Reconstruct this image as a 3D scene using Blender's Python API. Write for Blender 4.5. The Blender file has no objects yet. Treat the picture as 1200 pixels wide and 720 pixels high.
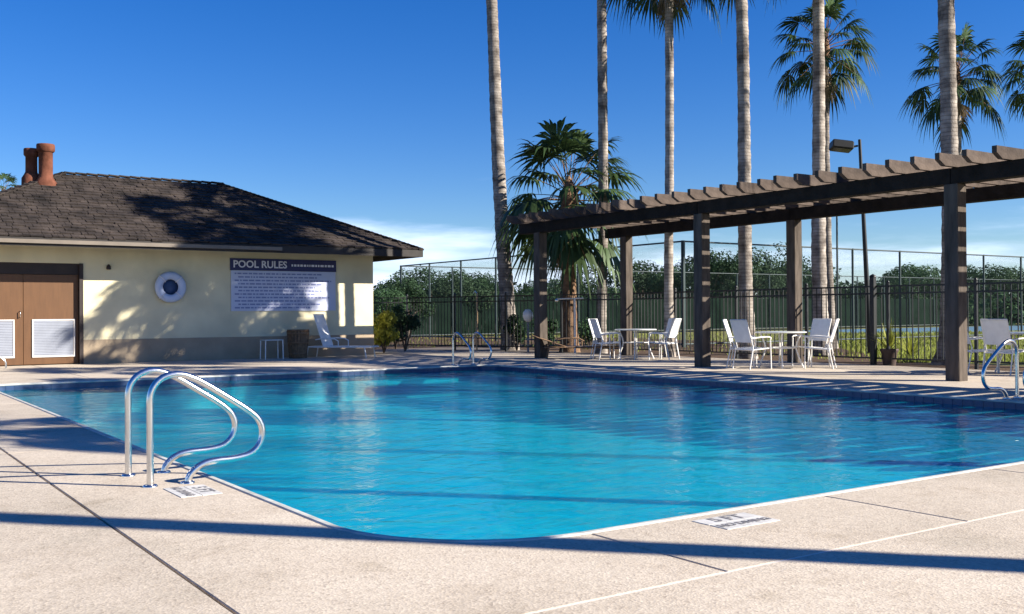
import bpy, math, random
from mathutils import Vector, Matrix, Euler
from mathutils import noise as mnoise
R = math.radians
random.seed(11)
S = bpy.context.scene
COL = S.collection

# ------------------------------------------------------------------ camera
YAW = R(-34.3)
cam_d = bpy.data.cameras.new("camera")
cam = bpy.data.objects.new("camera", cam_d); COL.objects.link(cam)
cam_d.sensor_width = 36; cam_d.lens = 36; cam_d.clip_end = 9000; cam_d.clip_start = 0.05
cam.matrix_world = (Matrix.Translation((0, 0, 1.2)) @ Matrix.Rotation(YAW, 4, 'Z')
                    @ Matrix.Rotation(R(90.33), 4, 'X') @ Matrix.Rotation(R(-0.38), 4, 'Z'))
S.camera = cam

# ------------------------------------------------------------------ sky and sun
SUN_EL = R(27.0)
SD = Vector((0.68, -0.735, 0)).normalized()          # horizontal direction towards the sun
SUN_AZ = math.atan2(SD.x, SD.y)                       # clockwise from +Y
w = bpy.data.worlds.new("World"); S.world = w; w.use_nodes = True
nt = w.node_tree; nt.nodes.clear()
N = nt.nodes.new; L = nt.links.new
out = N('ShaderNodeOutputWorld'); bg = N('ShaderNodeBackground')
sky = N('ShaderNodeTexSky'); sky.sky_type = 'NISHITA'; sky.sun_disc = False
sky.sun_elevation = SUN_EL; sky.sun_rotation = SUN_AZ
sky.altitude = 0; sky.air_density = 1.0; sky.dust_density = 0.1; sky.ozone_density = 6.0
hs = N('ShaderNodeHueSaturation'); hs.inputs['Saturation'].default_value = 1.27; hs.inputs['Hue'].default_value = 0.516
hs.inputs['Value'].default_value = 1.0
L(sky.outputs[0], hs.inputs['Color'])
tc = N('ShaderNodeTexCoord'); mp = N('ShaderNodeMapping')
mp.inputs['Scale'].default_value = (2.2, 2.2, 16.0)
nz = N('ShaderNodeTexNoise'); nz.inputs['Scale'].default_value = 1.6; nz.inputs['Detail'].default_value = 6
nz.inputs['Roughness'].default_value = 0.55
L(tc.outputs['Generated'], mp.inputs['Vector']); L(mp.outputs[0], nz.inputs['Vector'])
sep = N('ShaderNodeSeparateXYZ'); L(tc.outputs['Generated'], sep.inputs[0])
band = N('ShaderNodeMapRange'); band.interpolation_type = 'SMOOTHSTEP'
band.inputs['From Min'].default_value = 0.17; band.inputs['From Max'].default_value = 0.02
L(sep.outputs['Z'], band.inputs['Value'])
th = N('ShaderNodeMath'); th.operation = 'MULTIPLY_ADD'        # threshold falls towards the horizon
L(band.outputs[0], th.inputs[0]); th.inputs[1].default_value = 0.435; L(nz.outputs['Fac'], th.inputs[2])
cm = N('ShaderNodeMapRange'); cm.interpolation_type = 'SMOOTHSTEP'
cm.inputs['From Min'].default_value = 0.74; cm.inputs['From Max'].default_value = 1.06
cm.inputs['To Max'].default_value = 0.75
L(th.outputs[0], cm.inputs['Value'])
mx = N('ShaderNodeMix'); mx.data_type = 'RGBA'
L(cm.outputs[0], mx.inputs['Factor']); L(hs.outputs[0], mx.inputs['A'])
mx.inputs['B'].default_value = (9.0, 10.2, 13.0, 1)
L(mx.outputs['Result'], bg.inputs['Color']); bg.inputs['Strength'].default_value = 0.062
L(bg.outputs[0], out.inputs[0])

sun_d = bpy.data.lights.new("sun", 'SUN'); sun_d.energy = 5.0; sun_d.angle = R(0.3); sun_d.color = (1.0, 0.93, 0.82)
sun = bpy.data.objects.new("sun", sun_d); COL.objects.link(sun)
to_sun = Vector((SD.x * math.cos(SUN_EL), SD.y * math.cos(SUN_EL), math.sin(SUN_EL)))
sun.rotation_euler = to_sun.to_track_quat('Z', 'Y').to_euler(); sun.location = (20, -20, 30)
S.view_settings.view_transform = 'Standard'; S.view_settings.look = 'None'
S.view_settings.gamma = 1; S.view_settings.exposure = 1.25; S.view_settings.use_curve_mapping = False
S.cycles.max_bounces = 6; S.cycles.diffuse_bounces = 2; S.cycles.glossy_bounces = 3
S.cycles.transparent_max_bounces = 16; S.cycles.caustics_reflective = False; S.cycles.caustics_refractive = False

# ------------------------------------------------------------------ materials
def nodes(name):
    m = bpy.data.materials.new(name); m.use_nodes = True
    t = m.node_tree
    return m, t, t.nodes['Principled BSDF'], t.nodes.new, t.links.new

def mat(name, col, rough=0.7, metal=0.0, var=0.25, scale=6.0, bump=0.0, bscale=None, col2=None, stretch=(1, 1, 1), spec=0.4,
        rnd=0.0, detail=5, trans=0.0):
    m, t, p, N, L = nodes(name)
    tc = N('ShaderNodeTexCoord'); mp = N('ShaderNodeMapping'); mp.inputs['Scale'].default_value = stretch
    L(tc.outputs['Object'], mp.inputs['Vector'])
    n = N('ShaderNodeTexNoise'); n.inputs['Scale'].default_value = scale; n.inputs['Detail'].default_value = detail
    L(mp.outputs[0], n.inputs['Vector'])
    r = N('ShaderNodeMapRange'); r.inputs['From Min'].default_value = 0.3; r.inputs['From Max'].default_value = 0.7
    L(n.outputs['Fac'], r.inputs['Value'])
    mix = N('ShaderNodeMix'); mix.data_type = 'RGBA'
    c2 = col2 or tuple(c * (1 - var) for c in col)
    c1 = tuple(min(1, c * (1 + var * 0.6)) for c in col) if not col2 else col
    mix.inputs['A'].default_value = (*c2, 1); mix.inputs['B'].default_value = (*c1, 1)
    L(r.outputs[0], mix.inputs['Factor'])
    last = mix.outputs['Result']
    if rnd:
        oi = N('ShaderNodeObjectInfo'); rr = N('ShaderNodeMapRange')
        rr.inputs['To Min'].default_value = 1 - rnd; rr.inputs['To Max'].default_value = 1 + rnd
        L(oi.outputs['Random'], rr.inputs['Value'])
        h = N('ShaderNodeHueSaturation'); L(rr.outputs[0], h.inputs['Value']); L(last, h.inputs['Color']); last = h.outputs[0]
    L(last, p.inputs['Base Color'])
    p.inputs['Roughness'].default_value = rough; p.inputs['Metallic'].default_value = metal
    p.inputs['Specular IOR Level'].default_value = spec
    if bump:
        b = N('ShaderNodeBump'); b.inputs['Strength'].default_value = bump; b.inputs['Distance'].default_value = 0.02
        n2 = N('ShaderNodeTexNoise'); n2.inputs['Scale'].default_value = bscale or scale * 3; n2.inputs['Detail'].default_value = 4
        L(mp.outputs[0], n2.inputs['Vector']); L(n2.outputs['Fac'], b.inputs['Height']); L(b.outputs[0], p.inputs['Normal'])
    if trans:
        tr = N('ShaderNodeBsdfTranslucent'); L(last, tr.inputs['Color'])
        ms = N('ShaderNodeMixShader'); ms.inputs[0].default_value = trans
        o = [x for x in t.nodes if x.type == 'OUTPUT_MATERIAL'][0]
        L(p.outputs[0], ms.inputs[1]); L(tr.outputs[0], ms.inputs[2]); L(ms.outputs[0], o.inputs['Surface'])
    return m

def deck_material():
    m, t, p, N, L = nodes("exposed_aggregate_deck")
    tc = N('ShaderNodeTexCoord')
    def noise(s, d=4, rough=0.6):
        n = N('ShaderNodeTexNoise'); n.inputs['Scale'].default_value = s; n.inputs['Detail'].default_value = d
        n.inputs['Roughness'].default_value = rough
        L(tc.outputs['Object'], n.inputs['Vector']); return n.outputs['Fac']
    def ramp(src, stops):
        r = N('ShaderNodeValToRGB'); e = r.color_ramp.elements
        e[0].position, e[0].color = stops[0][0], (*stops[0][1], 1)
        e[1].position, e[1].color = stops[-1][0], (*stops[-1][1], 1)
        for s_ in stops[1:-1]:
            x = e.new(s_[0]); x.color = (*s_[1], 1)
        L(src, r.inputs[0]); return r.outputs[0]
    big = ramp(noise(0.55, 5), [(0.30, (0.40, 0.36, 0.295)), (0.42, (0.50, 0.445, 0.37)), (0.55, (0.55, 0.49, 0.41)), (0.72, (0.60, 0.54, 0.455))])
    v = N('ShaderNodeTexVoronoi'); v.inputs['Scale'].default_value = 75
    L(tc.outputs['Object'], v.inputs['Vector'])
    peb = ramp(v.outputs['Color'], [(0.0, (0.62, 0.58, 0.55)), (0.25, (0.9, 0.87, 0.83)), (0.75, (1.05, 1.03, 1.0)), (1.0, (1.18, 1.14, 1.08))])
    mul = N('ShaderNodeMix'); mul.data_type = 'RGBA'; mul.blend_type = 'MULTIPLY'; mul.inputs['Factor'].default_value = 0.9
    L(big, mul.inputs['A']); L(peb, mul.inputs['B'])
    fine = ramp(noise(16, 8, 0.75), [(0.3, (0.74, 0.72, 0.70)), (0.45, (0.96, 0.95, 0.94)), (0.75, (1.08, 1.07, 1.05))])
    mul2 = N('ShaderNodeMix'); mul2.data_type = 'RGBA'; mul2.blend_type = 'MULTIPLY'; mul2.inputs['Factor'].default_value = 0.85
    L(mul.outputs['Result'], mul2.inputs['A']); L(fine, mul2.inputs['B'])
    oi = N('ShaderNodeObjectInfo'); rr = N('ShaderNodeMapRange'); rr.inputs['To Min'].default_value = 0.96; rr.inputs['To Max'].default_value = 1.03
    L(oi.outputs['Random'], rr.inputs['Value'])
    h = N('ShaderNodeHueSaturation'); L(rr.outputs[0], h.inputs['Value']); L(mul2.outputs['Result'], h.inputs['Color'])
    st_ = ramp(noise(1.9, 9, 0.72), [(0.30, (0.70, 0.67, 0.62)), (0.42, (0.92, 0.905, 0.89)), (0.50, (1.0, 0.995, 0.99)), (0.6, (1.0, 1.0, 1.0)), (0.75, (1.06, 1.05, 1.04))])
    m3 = N('ShaderNodeMix'); m3.data_type = 'RGBA'; m3.blend_type = 'MULTIPLY'; m3.inputs['Factor'].default_value = 0.8
    L(h.outputs[0], m3.inputs['A']); L(st_, m3.inputs['B']); L(m3.outputs['Result'], p.inputs['Base Color'])
    p.inputs['Roughness'].default_value = 0.85; p.inputs['Specular IOR Level'].default_value = 0.2
    b = N('ShaderNodeBump'); b.inputs['Strength'].default_value = 0.35; b.inputs['Distance'].default_value = 0.004
    L(v.outputs['Distance'], b.inputs['Height'])
    b2 = N('ShaderNodeBump'); b2.inputs['Strength'].default_value = 0.3; b2.inputs['Distance'].default_value = 0.008
    L(noise(28, 6, 0.7), b2.inputs['Height']); L(b.outputs[0], b2.inputs['Normal']); L(b2.outputs[0], p.inputs['Normal'])
    return m

def water_material():
    m = bpy.data.materials.new("pool_water"); m.use_nodes = True; t = m.node_tree; t.nodes.clear(); N = t.nodes.new; L = t.links.new
    o = N('ShaderNodeOutputMaterial'); tc = N('ShaderNodeTexCoord')
    mp = N('ShaderNodeMapping'); mp.inputs['Rotation'].default_value = (0, 0, R(28)); mp.inputs['Scale'].default_value = (1.0, 1.35, 1)
    L(tc.outputs['Object'], mp.inputs['Vector'])
    def noise(s, d, dist=0.4):
        n = N('ShaderNodeTexNoise'); n.inputs['Scale'].default_value = s; n.inputs['Detail'].default_value = d
        n.inputs['Distortion'].default_value = dist
        L(mp.outputs[0], n.inputs['Vector']); return n.outputs['Fac']
    b1 = N('ShaderNodeBump'); b1.inputs['Strength'].default_value = 0.9; b1.inputs['Distance'].default_value = 0.032
    L(noise(2.6, 3), b1.inputs['Height'])
    b2 = N('ShaderNodeBump'); b2.inputs['Strength'].default_value = 0.8; b2.inputs['Distance'].default_value = 0.006
    L(noise(11, 3, 0.8), b2.inputs['Height']); L(b1.outputs[0], b2.inputs['Normal'])
    fr = N('ShaderNodeFresnel'); fr.inputs['IOR'].default_value = 1.33; L(b2.outputs[0], fr.inputs['Normal'])
    fc = N('ShaderNodeMath'); fc.operation = 'MULTIPLY'; fc.inputs[1].default_value = 0.72; L(fr.outputs[0], fc.inputs[0])
    gl = N('ShaderNodeBsdfGlossy'); gl.inputs['Roughness'].default_value = 0.04; L(b2.outputs[0], gl.inputs['Normal'])
    tr = N('ShaderNodeBsdfTransparent')
    vr = N('ShaderNodeValToRGB'); e = vr.color_ramp.elements
    e[0].position = 0.38; e[0].color = (0.02, 0.86, 1.0, 1); e[1].position = 0.62; e[1].color = (0.30, 1.0, 1.0, 1)
    L(noise(2.0, 9, 2.2), vr.inputs[0]); L(vr.outputs[0], tr.inputs['Color'])  # uneven tint stands in for the ripples' light pattern and caustics
    df = N('ShaderNodeBsdfDiffuse'); df.inputs['Color'].default_value = (0.0, 0.66, 0.95, 1)
    m1 = N('ShaderNodeMixShader'); m1.inputs[0].default_value = 0.16; L(tr.outputs[0], m1.inputs[1]); L(df.outputs[0], m1.inputs[2])
    m2 = N('ShaderNodeMixShader'); L(fc.outputs[0], m2.inputs[0]); L(m1.outputs[0], m2.inputs[1]); L(gl.outputs[0], m2.inputs[2])
    L(m2.outputs[0], o.inputs['Surface'])
    return m

def ring_trunk(m, per=7.5):
    t = m.node_tree; N = t.nodes.new; L = t.links.new; p = t.nodes['Principled BSDF']
    src = p.inputs['Base Color'].links[0].from_socket
    tc = N('ShaderNodeTexCoord'); wv = N('ShaderNodeTexWave'); wv.bands_direction = 'Z'; wv.wave_profile = 'SAW'
    wv.inputs['Scale'].default_value = per / 6.28; wv.inputs['Distortion'].default_value = 2.2; wv.inputs['Detail'].default_value = 3
    L(tc.outputs['Object'], wv.inputs['Vector'])
    r = N('ShaderNodeValToRGB'); e = r.color_ramp.elements; e[0].color = (0.55, 0.5, 0.47, 1); e[1].position = 0.35; e[1].color = (1.08, 1.08, 1.08, 1)
    L(wv.outputs['Fac'], r.inputs[0]); mx = N('ShaderNodeMix'); mx.data_type = 'RGBA'; mx.blend_type = 'MULTIPLY'; mx.inputs['Factor'].default_value = 0.85
    L(src, mx.inputs['A']); L(r.outputs[0], mx.inputs['B']); L(mx.outputs['Result'], p.inputs['Base Color'])

def chainlink_material():
    m, t, p, N, L = nodes("chain_link_wire")
    tc = N('ShaderNodeTexCoord'); sp = N('ShaderNodeSeparateXYZ'); L(tc.outputs['Object'], sp.inputs[0])
    def op(o, a, b=None):
        n = N('ShaderNodeMath'); n.operation = o
        for i, x in enumerate((a, b)):
            if x is None: continue
            if isinstance(x, (int, float)): n.inputs[i].default_value = x
            else: L(x, n.inputs[i])
        return n.outputs[0]
    u = op('ADD', sp.outputs['X'], sp.outputs['Y']); z = sp.outputs['Z']
    a = op('FRACT', op('DIVIDE', op('ADD', u, z), 0.08)); b = op('FRACT', op('DIVIDE', op('SUBTRACT', u, z), 0.08))
    wire = op('MAXIMUM', op('LESS_THAN', a, 0.055), op('LESS_THAN', b, 0.055))
    tr = N('ShaderNodeBsdfTransparent'); ms = N('ShaderNodeMixShader'); L(wire, ms.inputs[0]); L(tr.outputs[0], ms.inputs[1]); L(p.outputs[0], ms.inputs[2])
    o = [x for x in t.nodes if x.type == 'OUTPUT_MATERIAL'][0]; L(ms.outputs[0], o.inputs['Surface'])
    p.inputs['Base Color'].default_value = (0.012, 0.022, 0.02, 1); p.inputs['Roughness'].default_value = 0.8; p.inputs['Specular IOR Level'].default_value = 0.1
    return m

M = {}
M['deck'] = deck_material()
M['deck_base'] = mat("joint_bed", (0.12, 0.10, 0.085), 0.9, bump=0.4)
M['pale_joint'] = mat("pale_joint_strip", (0.72, 0.64, 0.56), 0.6, var=0.08, scale=20)
M['coping'] = mat("white_coping", (0.52, 0.51, 0.46), 0.6, var=0.3, scale=5, bump=0.15)
M['plaster'] = mat("pool_plaster", (0.74, 0.97, 1.0), 0.7, var=0.08, scale=1.6, detail=8)
M['tile'] = mat("waterline_tile", (0.04, 0.07, 0.15), 0.35, var=0.3, scale=14)
M['tile_white'] = mat("white_marker_tile", (0.60, 0.585, 0.55), 0.5, var=0.22, scale=7)
M['tile_grey'] = mat("worn_marker_print", (0.20, 0.19, 0.19), 0.6, var=0.5, scale=30)
M['water'] = water_material()
M['steel'] = mat("brushed_stainless", (0.72, 0.71, 0.69), 0.22, metal=1.0, var=0.06, scale=30)
M['grass_ground'] = mat("dry_lawn", (0.21, 0.22, 0.07), 0.95, scale=0.7, col2=(0.13, 0.12, 0.055), bump=0.8, bscale=18, spec=0.1)
M['grass'] = mat("grass_blades", (0.26, 0.30, 0.06), 0.8, var=0.5, scale=0.6, spec=0.2, trans=0.3)
M['mulch'] = mat("brown_mulch", (0.11, 0.075, 0.05), 0.95, var=0.4, scale=9, bump=1.0, bscale=30, spec=0.1)
M['court'] = mat("court_surface", (0.08, 0.17, 0.24), 0.8, var=0.12, scale=0.4)
M['cream'] = mat("cream_stucco", (0.74, 0.66, 0.44), 0.9, var=0.16, scale=1.1, detail=9, bump=0.35, bscale=60, spec=0.1)
M['tan'] = mat("tan_base_paint", (0.38, 0.30, 0.21), 0.9, var=0.16, scale=2.0, bump=0.35, bscale=60, spec=0.1)
M['shake'] = mat("weathered_cedar_shake", (0.075, 0.060, 0.052), 0.92, scale=2.2, col2=(0.022, 0.019, 0.018), bump=0.7, bscale=30, spec=0.12, detail=9)
M['fascia'] = mat("dark_fascia", (0.03, 0.025, 0.022), 0.7, var=0.3, scale=5)
M['gutter'] = mat("tan_gutter", (0.17, 0.14, 0.11), 0.55, var=0.15, scale=3)
M['door'] = mat("brown_door_paint", (0.12, 0.056, 0.022), 0.5, var=0.15, scale=3, stretch=(4, 4, 0.6))
M['door_dark'] = mat("dark_door_frame", (0.03, 0.02, 0.018), 0.6, var=0.2)
M['vent_metal'] = mat("grey_vent_slats", (0.26, 0.28, 0.33), 0.5, var=0.1, scale=4)
M['vent_frame'] = mat("white_vent_frame", (0.62, 0.58, 0.54), 0.45, var=0.05)
M['terracotta'] = mat("terracotta", (0.15, 0.058, 0.036), 0.9, var=0.5, scale=4, spec=0.1, bump=0.4)
M['buoy'] = mat("faded_ring_buoy", (0.50, 0.57, 0.72), 0.55, var=0.08)
M['buoy_dark'] = mat("navy_backboard", (0.04, 0.08, 0.18), 0.6, var=0.2)
M['navy'] = mat("navy_sign_header", (0.025, 0.028, 0.11), 0.5, var=0.15)
M['board'] = mat("white_sign_board", (0.54, 0.57, 0.70), 0.5, var=0.05, scale=3)
M['print'] = mat("blue_grey_sign_print", (0.20, 0.23, 0.42), 0.6, var=0.1)
M['letter'] = mat("white_letter", (0.72, 0.72, 0.76), 0.6, var=0.05)
M['wood'] = mat("dark_stained_timber", (0.022, 0.017, 0.014), 0.8, scale=4, var=0.45, bump=0.5, bscale=18, stretch=(1, 1, 1), rnd=0.25, spec=0.15)
M['rafter'] = mat("weathered_rafter", (0.095, 0.073, 0.060), 0.85, scale=5, var=0.45, bump=0.5, bscale=20, rnd=0.3, spec=0.12)
M['post'] = mat("weathered_post", (0.105, 0.085, 0.07), 0.85, scale=5, var=0.4, bump=0.5, bscale=20, stretch=(2, 2, 0.4), spec=0.12)
M['iron'] = mat("black_fence_paint", (0.012, 0.013, 0.014), 0.45, var=0.2)
M['court_post'] = mat("dark_green_post", (0.03, 0.05, 0.05), 0.5, var=0.2)
M['link'] = chainlink_material()
M['screen'] = mat("green_windscreen", (0.009, 0.019, 0.013), 0.95, var=0.35, scale=1.2, spec=0.03)
M['trunk'] = mat("palm_bark", (0.40, 0.355, 0.31), 0.92, scale=1.6, col2=(0.10, 0.085, 0.075), rnd=0.22, bump=0.6, bscale=14, stretch=(2.2, 2.2, 2.6), spec=0.1, detail=8)
ring_trunk(M['trunk'], 22.0)
M['trunk_brown'] = mat("brown_palm_boots", (0.24, 0.155, 0.095), 0.92, scale=3, col2=(0.12, 0.07, 0.045), bump=1.0, bscale=14, stretch=(2, 2, 3), spec=0.1)
M['frond'] = mat("palm_frond", (0.045, 0.080, 0.026), 0.55, var=0.5, scale=2.0, rnd=0.35, spec=0.25, trans=0.2)
M['frond_dead'] = mat("dead_palm_frond", (0.22, 0.17, 0.11), 0.8, var=0.4, scale=2.5, rnd=0.3, spec=0.1, trans=0.2)
M['leaf'] = mat("tree_leaves", (0.045, 0.088, 0.040), 0.7, var=0.35, scale=0.5, rnd=0.3, spec=0.1, trans=0.25)
M['leaf_b'] = mat("grey_green_leaves", (0.055, 0.095, 0.05), 0.7, var=0.45, scale=0.5, rnd=0.3, spec=0.1, trans=0.25)
M['leaf_y'] = mat("yellow_green_leaves", (0.34, 0.36, 0.06), 0.6, var=0.5, scale=5, rnd=0.15, spec=0.25, trans=0.35)
M['bark'] = mat("tree_bark", (0.12, 0.09, 0.07), 0.9, var=0.4, scale=4, bump=0.6)
M['white_metal'] = mat("white_powder_coat", (0.80, 0.78, 0.74), 0.4, var=0.06, scale=6)
M['sling'] = mat("white_sling_fabric", (0.80, 0.80, 0.78), 0.7, var=0.07, scale=8, bump=0.2, bscale=200)
M['wicker'] = mat("brown_wicker", (0.22, 0.135, 0.075), 0.8, var=0.35, scale=12, bump=0.6)
M['grey_sling'] = mat("grey_brown_sling", (0.20, 0.17, 0.15), 0.75, var=0.2, scale=6)
M['glass_top'] = mat("frosted_table_top", (0.62, 0.63, 0.60), 0.25, var=0.05)
M['pot'] = mat("dark_plant_pot", (0.07, 0.045, 0.035), 0.7, var=0.2)
M['tanpole'] = mat("tan_pole", (0.50, 0.35, 0.20), 0.6, var=0.15)
M['lens'] = mat("floodlight_lens", (0.03, 0.03, 0.035), 0.2, var=0.1)

# ------------------------------------------------------------------ mesh helpers
class MB:
    def __init__(s): s.v = []; s.f = []; s.mi = []; s.sm = []
    def add(s, vs, fs, mi=0, smooth=False):
        k = len(s.v); s.v += [tuple(v) for v in vs]
        s.f += [tuple(i + k for i in f) for f in fs]; s.mi += [mi] * len(fs); s.sm += [smooth] * len(fs)
        return s
    def box(s, x0, x1, y0, y1, z0, z1, mi=0, bev=0.0):
        if bev:
            b = bev; vs = []; fs = []
            # chamfered along z edges and top/bottom ring
            ring = [(x0 + b, y0), (x1 - b, y0), (x1, y0 + b), (x1, y1 - b), (x1 - b, y1), (x0 + b, y1), (x0, y1 - b), (x0, y0 + b)]
            inn = [(x0 + b, y0 + b), (x1 - b, y0 + b), (x1 - b, y0 + b), (x1 - b, y1 - b), (x1 - b, y1 - b), (x0 + b, y1 - b), (x0 + b, y1 - b), (x0 + b, y0 + b)]
            cx, cy = (x0 + x1) / 2, (y0 + y1) / 2
            def sh(p): return (p[0] + (b * 0.7 if p[0] < cx else -b * 0.7), p[1] + (b * 0.7 if p[1] < cy else -b * 0.7))
            rr = [sh(p) for p in ring]
            for zz, rg in ((z0, rr), (z0 + b, ring), (z1 - b, ring), (z1, rr)):
                vs += [(p[0], p[1], zz) for p in rg]
            for k in range(3):
                for i in range(8):
                    j = (i + 1) % 8
                    fs.append((k * 8 + i, k * 8 + j, k * 8 + 8 + j, k * 8 + 8 + i))
            fs.append(tuple(range(7, -1, -1))); fs.append(tuple(range(24, 32)))
            return s.add(vs, fs, mi)
        vs = [(x0, y0, z0), (x1, y0, z0), (x1, y1, z0), (x0, y1, z0), (x0, y0, z1), (x1, y0, z1), (x1, y1, z1), (x0, y1, z1)]
        return s.add(vs, [(3, 2, 1, 0), (4, 5, 6, 7), (0, 1, 5, 4), (1, 2, 6, 5), (2, 3, 7, 6), (3, 0, 4, 7)], mi)
    def prism(s, poly, z0, z1, mi=0, bev=0.0):
        n = len(poly)
        if bev:
            c = []
            for i in range(n):
                a = Vector(poly[i - 1]); b = Vector(poly[i]); d = Vector(poly[(i + 1) % n])
                e1 = (b - a).normalized(); e2 = (d - b).normalized()
                n1 = Vector((-e1.y, e1.x)); n2 = Vector((-e2.y, e2.x)); q = n1 + n2
                c.append(b + q * (bev / max(0.3, 1 + n1.dot(n2))))
            vs = [(p[0], p[1], z0) for p in poly] + [(p[0], p[1], z1 - bev) for p in poly] + [(p.x, p.y, z1) for p in c]
            fs = [tuple(range(n - 1, -1, -1)), tuple(range(2 * n, 3 * n))]
            for k in (0, 1):
                fs += [(k * n + i, k * n + (i + 1) % n, (k + 1) * n + (i + 1) % n, (k + 1) * n + i) for i in range(n)]
            return s.add(vs, fs, mi)
        vs = [(p[0], p[1], z0) for p in poly] + [(p[0], p[1], z1) for p in poly]
        fs = [tuple(range(n - 1, -1, -1)), tuple(range(n, 2 * n))] + [(i, (i + 1) % n, n + (i + 1) % n, n + i) for i in range(n)]
        return s.add(vs, fs, mi)
    def tube(s, pts, r, seg=8, mi=0, smooth=True, cap=True):
        pts = [Vector(p) for p in pts]; n = len(pts)
        rs = r if isinstance(r, (list, tuple)) else [r] * n
        vs = []; fs = []; up = None
        for i, p in enumerate(pts):
            d = (pts[min(i + 1, n - 1)] - pts[max(i - 1, 0)]).normalized()
            if up is None:
                up = Vector((0, 0, 1)) if abs(d.z) < 0.9 else Vector((1, 0, 0))
            a = (up - d * up.dot(d))
            if a.length < 1e-4: a = d.orthogonal()
            a.normalize(); up = a; b = d.cross(a)
            for k in range(seg):
                t = 2 * math.pi * k / seg
                vs.append(p + (a * math.cos(t) + b * math.sin(t)) * rs[i])
        for i in range(n - 1):
            for k in range(seg):
                j = (k + 1) % seg
                fs.append((i * seg + k, i * seg + j, (i + 1) * seg + j, (i + 1) * seg + k))
        s.add(vs, fs, mi, smooth)
        if cap:
            s.add([vs[k] for k in range(seg)], [tuple(range(seg - 1, -1, -1))], mi)
            s.add([vs[(n - 1) * seg + k] for k in range(seg)], [tuple(range(seg))], mi)
        return s
    def lathe(s, prof, c=(0, 0, 0), seg=16, mi=0, smooth=True, jit=0.0):
        vs = []; fs = []
        for i, (r, z) in enumerate(prof):
            for k in range(seg):
                t = 2 * math.pi * k / seg; rr = r * (1 + random.uniform(-jit, jit))
                vs.append((c[0] + rr * math.cos(t), c[1] + rr * math.sin(t), c[2] + z))
        for i in range(len(prof) - 1):
            for k in range(seg):
                j = (k + 1) % seg
                fs.append((i * seg + k, i * seg + j, (i + 1) * seg + j, (i + 1) * seg + k))
        return s.add(vs, fs, mi, smooth)
    def bar(s, a, b, w, h, mi=0):
        """rectangular bar from a to b, width w (horizontal), height h"""
        a = Vector(a); b = Vector(b); d = (b - a).normalized()
        up = Vector((0, 0, 1)) if abs(d.z) < 0.95 else Vector((0, 1, 0))
        q = d.cross(up).normalized(); u = q.cross(d)
        vs = []
        for p in (a, b):
            for (i, j) in ((-1, -1), (1, -1), (1, 1), (-1, 1)): vs.append(p + q * (i * w / 2) + u * (j * h / 2))
        return s.add(vs, [(0, 1, 2, 3), (7, 6, 5, 4), (0, 4, 5, 1), (1, 5, 6, 2), (2, 6, 7, 3), (3, 7, 4, 0)], mi)
    def mesh(s, name, mats):
        me = bpy.data.meshes.new(name); me.from_pydata(s.v, [], s.f)
        for m_ in (mats if isinstance(mats, (list, tuple)) else [mats]): me.materials.append(m_)
        me.polygons.foreach_set('material_index', s.mi); me.polygons.foreach_set('use_smooth', s.sm)
        me.update(); return me
    def build(s, name, mats, parent=None, origin=None):
        if origin is not None:
            o_ = Vector(origin); s.v = [tuple(Vector(v) - o_) for v in s.v]
        return place(name, s.mesh(name, mats), parent, origin if parent is None and origin is not None else None)

def place(name, me, parent=None, loc=None, rot=None, scale=None):
    o = bpy.data.objects.new(name, me); COL.objects.link(o)
    if parent is not None: o.parent = parent
    if loc is not None: o.location = loc
    if rot is not None: o.rotation_euler = rot
    if scale is not None: o.scale = scale
    return o
def tag(o, label=None, cat=None, group=None, kind=None):
    if label: o['label'] = label
    if cat: o['category'] = cat
    if group: o['group'] = group
    if kind: o['kind'] = kind
    return o
def empty(name, loc, rz=0.0, **k):
    o = bpy.data.objects.new(name, None); COL.objects.link(o); o.location = loc; o.rotation_euler = (0, 0, rz); o.empty_display_size = 0.2
    return tag(o, **k)
KIDS = {}
def copy_tree(o, parent=None):
    c = o.copy(); COL.objects.link(c)
    if parent is not None: c.parent = parent
    for ch in [x for x in COL.objects if x.parent == o]: copy_tree(ch, c)
    return c
def struct(o): o['kind'] = 'structure'; return o

# ------------------------------------------------------------------ pool outline
PX0, PX1, PY0, PY1 = 2.45, 13.05, 4.42, 20.0
def outline(off=0.0, r=1.0, r2=0.35, n=12):
    """rounded rectangle, counter-clockwise, offset outwards by off"""
    x0, x1, y0, y1 = PX0 - off, PX1 + off, PY0 - off, PY1 + off
    pts = []
    for (cx, cy, a0, rr) in ((x0, y0, 180, r + off), (x1, y0, 270, r + off), (x1, y1, 0, r2 + off), (x0, y1, 90, r2 + off)):
        ox = cx + (rr if cx == x0 else -rr); oy = cy + (rr if cy == y0 else -rr)
        for k in range(n + 1):
            t = R(a0 + 90 * k / n); pts.append((ox + rr * math.cos(t), oy + rr * math.sin(t)))
    return pts
def ring(mb, a, za, b, zb, mi=0, smooth=False):
    n = len(a)
    mb.add([(p[0], p[1], za) for p in a] + [(p[0], p[1], zb) for p in b],
           [(i, (i + 1) % n, n + (i + 1) % n, n + i) for i in range(n)], mi, smooth)
CW = 0.055     # coping width
inner = outline(0); WZ = -0.11

# ground: one sheet to the horizon with the pool pit left open
G = MB(); Z = -0.055
XS = [-4000, PX0 - 0.2, PX1 + 0.2, 4000]; YS = [-4000, PY0 - 0.2, PY1 + 0.2, 4000]
vs = [(x, y, Z) for y in YS for x in XS]
fs = [(j * 4 + i, j * 4 + i + 1, j * 4 + i + 5, j * 4 + i + 4) for j in range(3) for i in range(3) if not (i == 1 and j == 1)]
G.add(vs, fs); struct(G.build('ground', M['grass_ground']))
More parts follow.
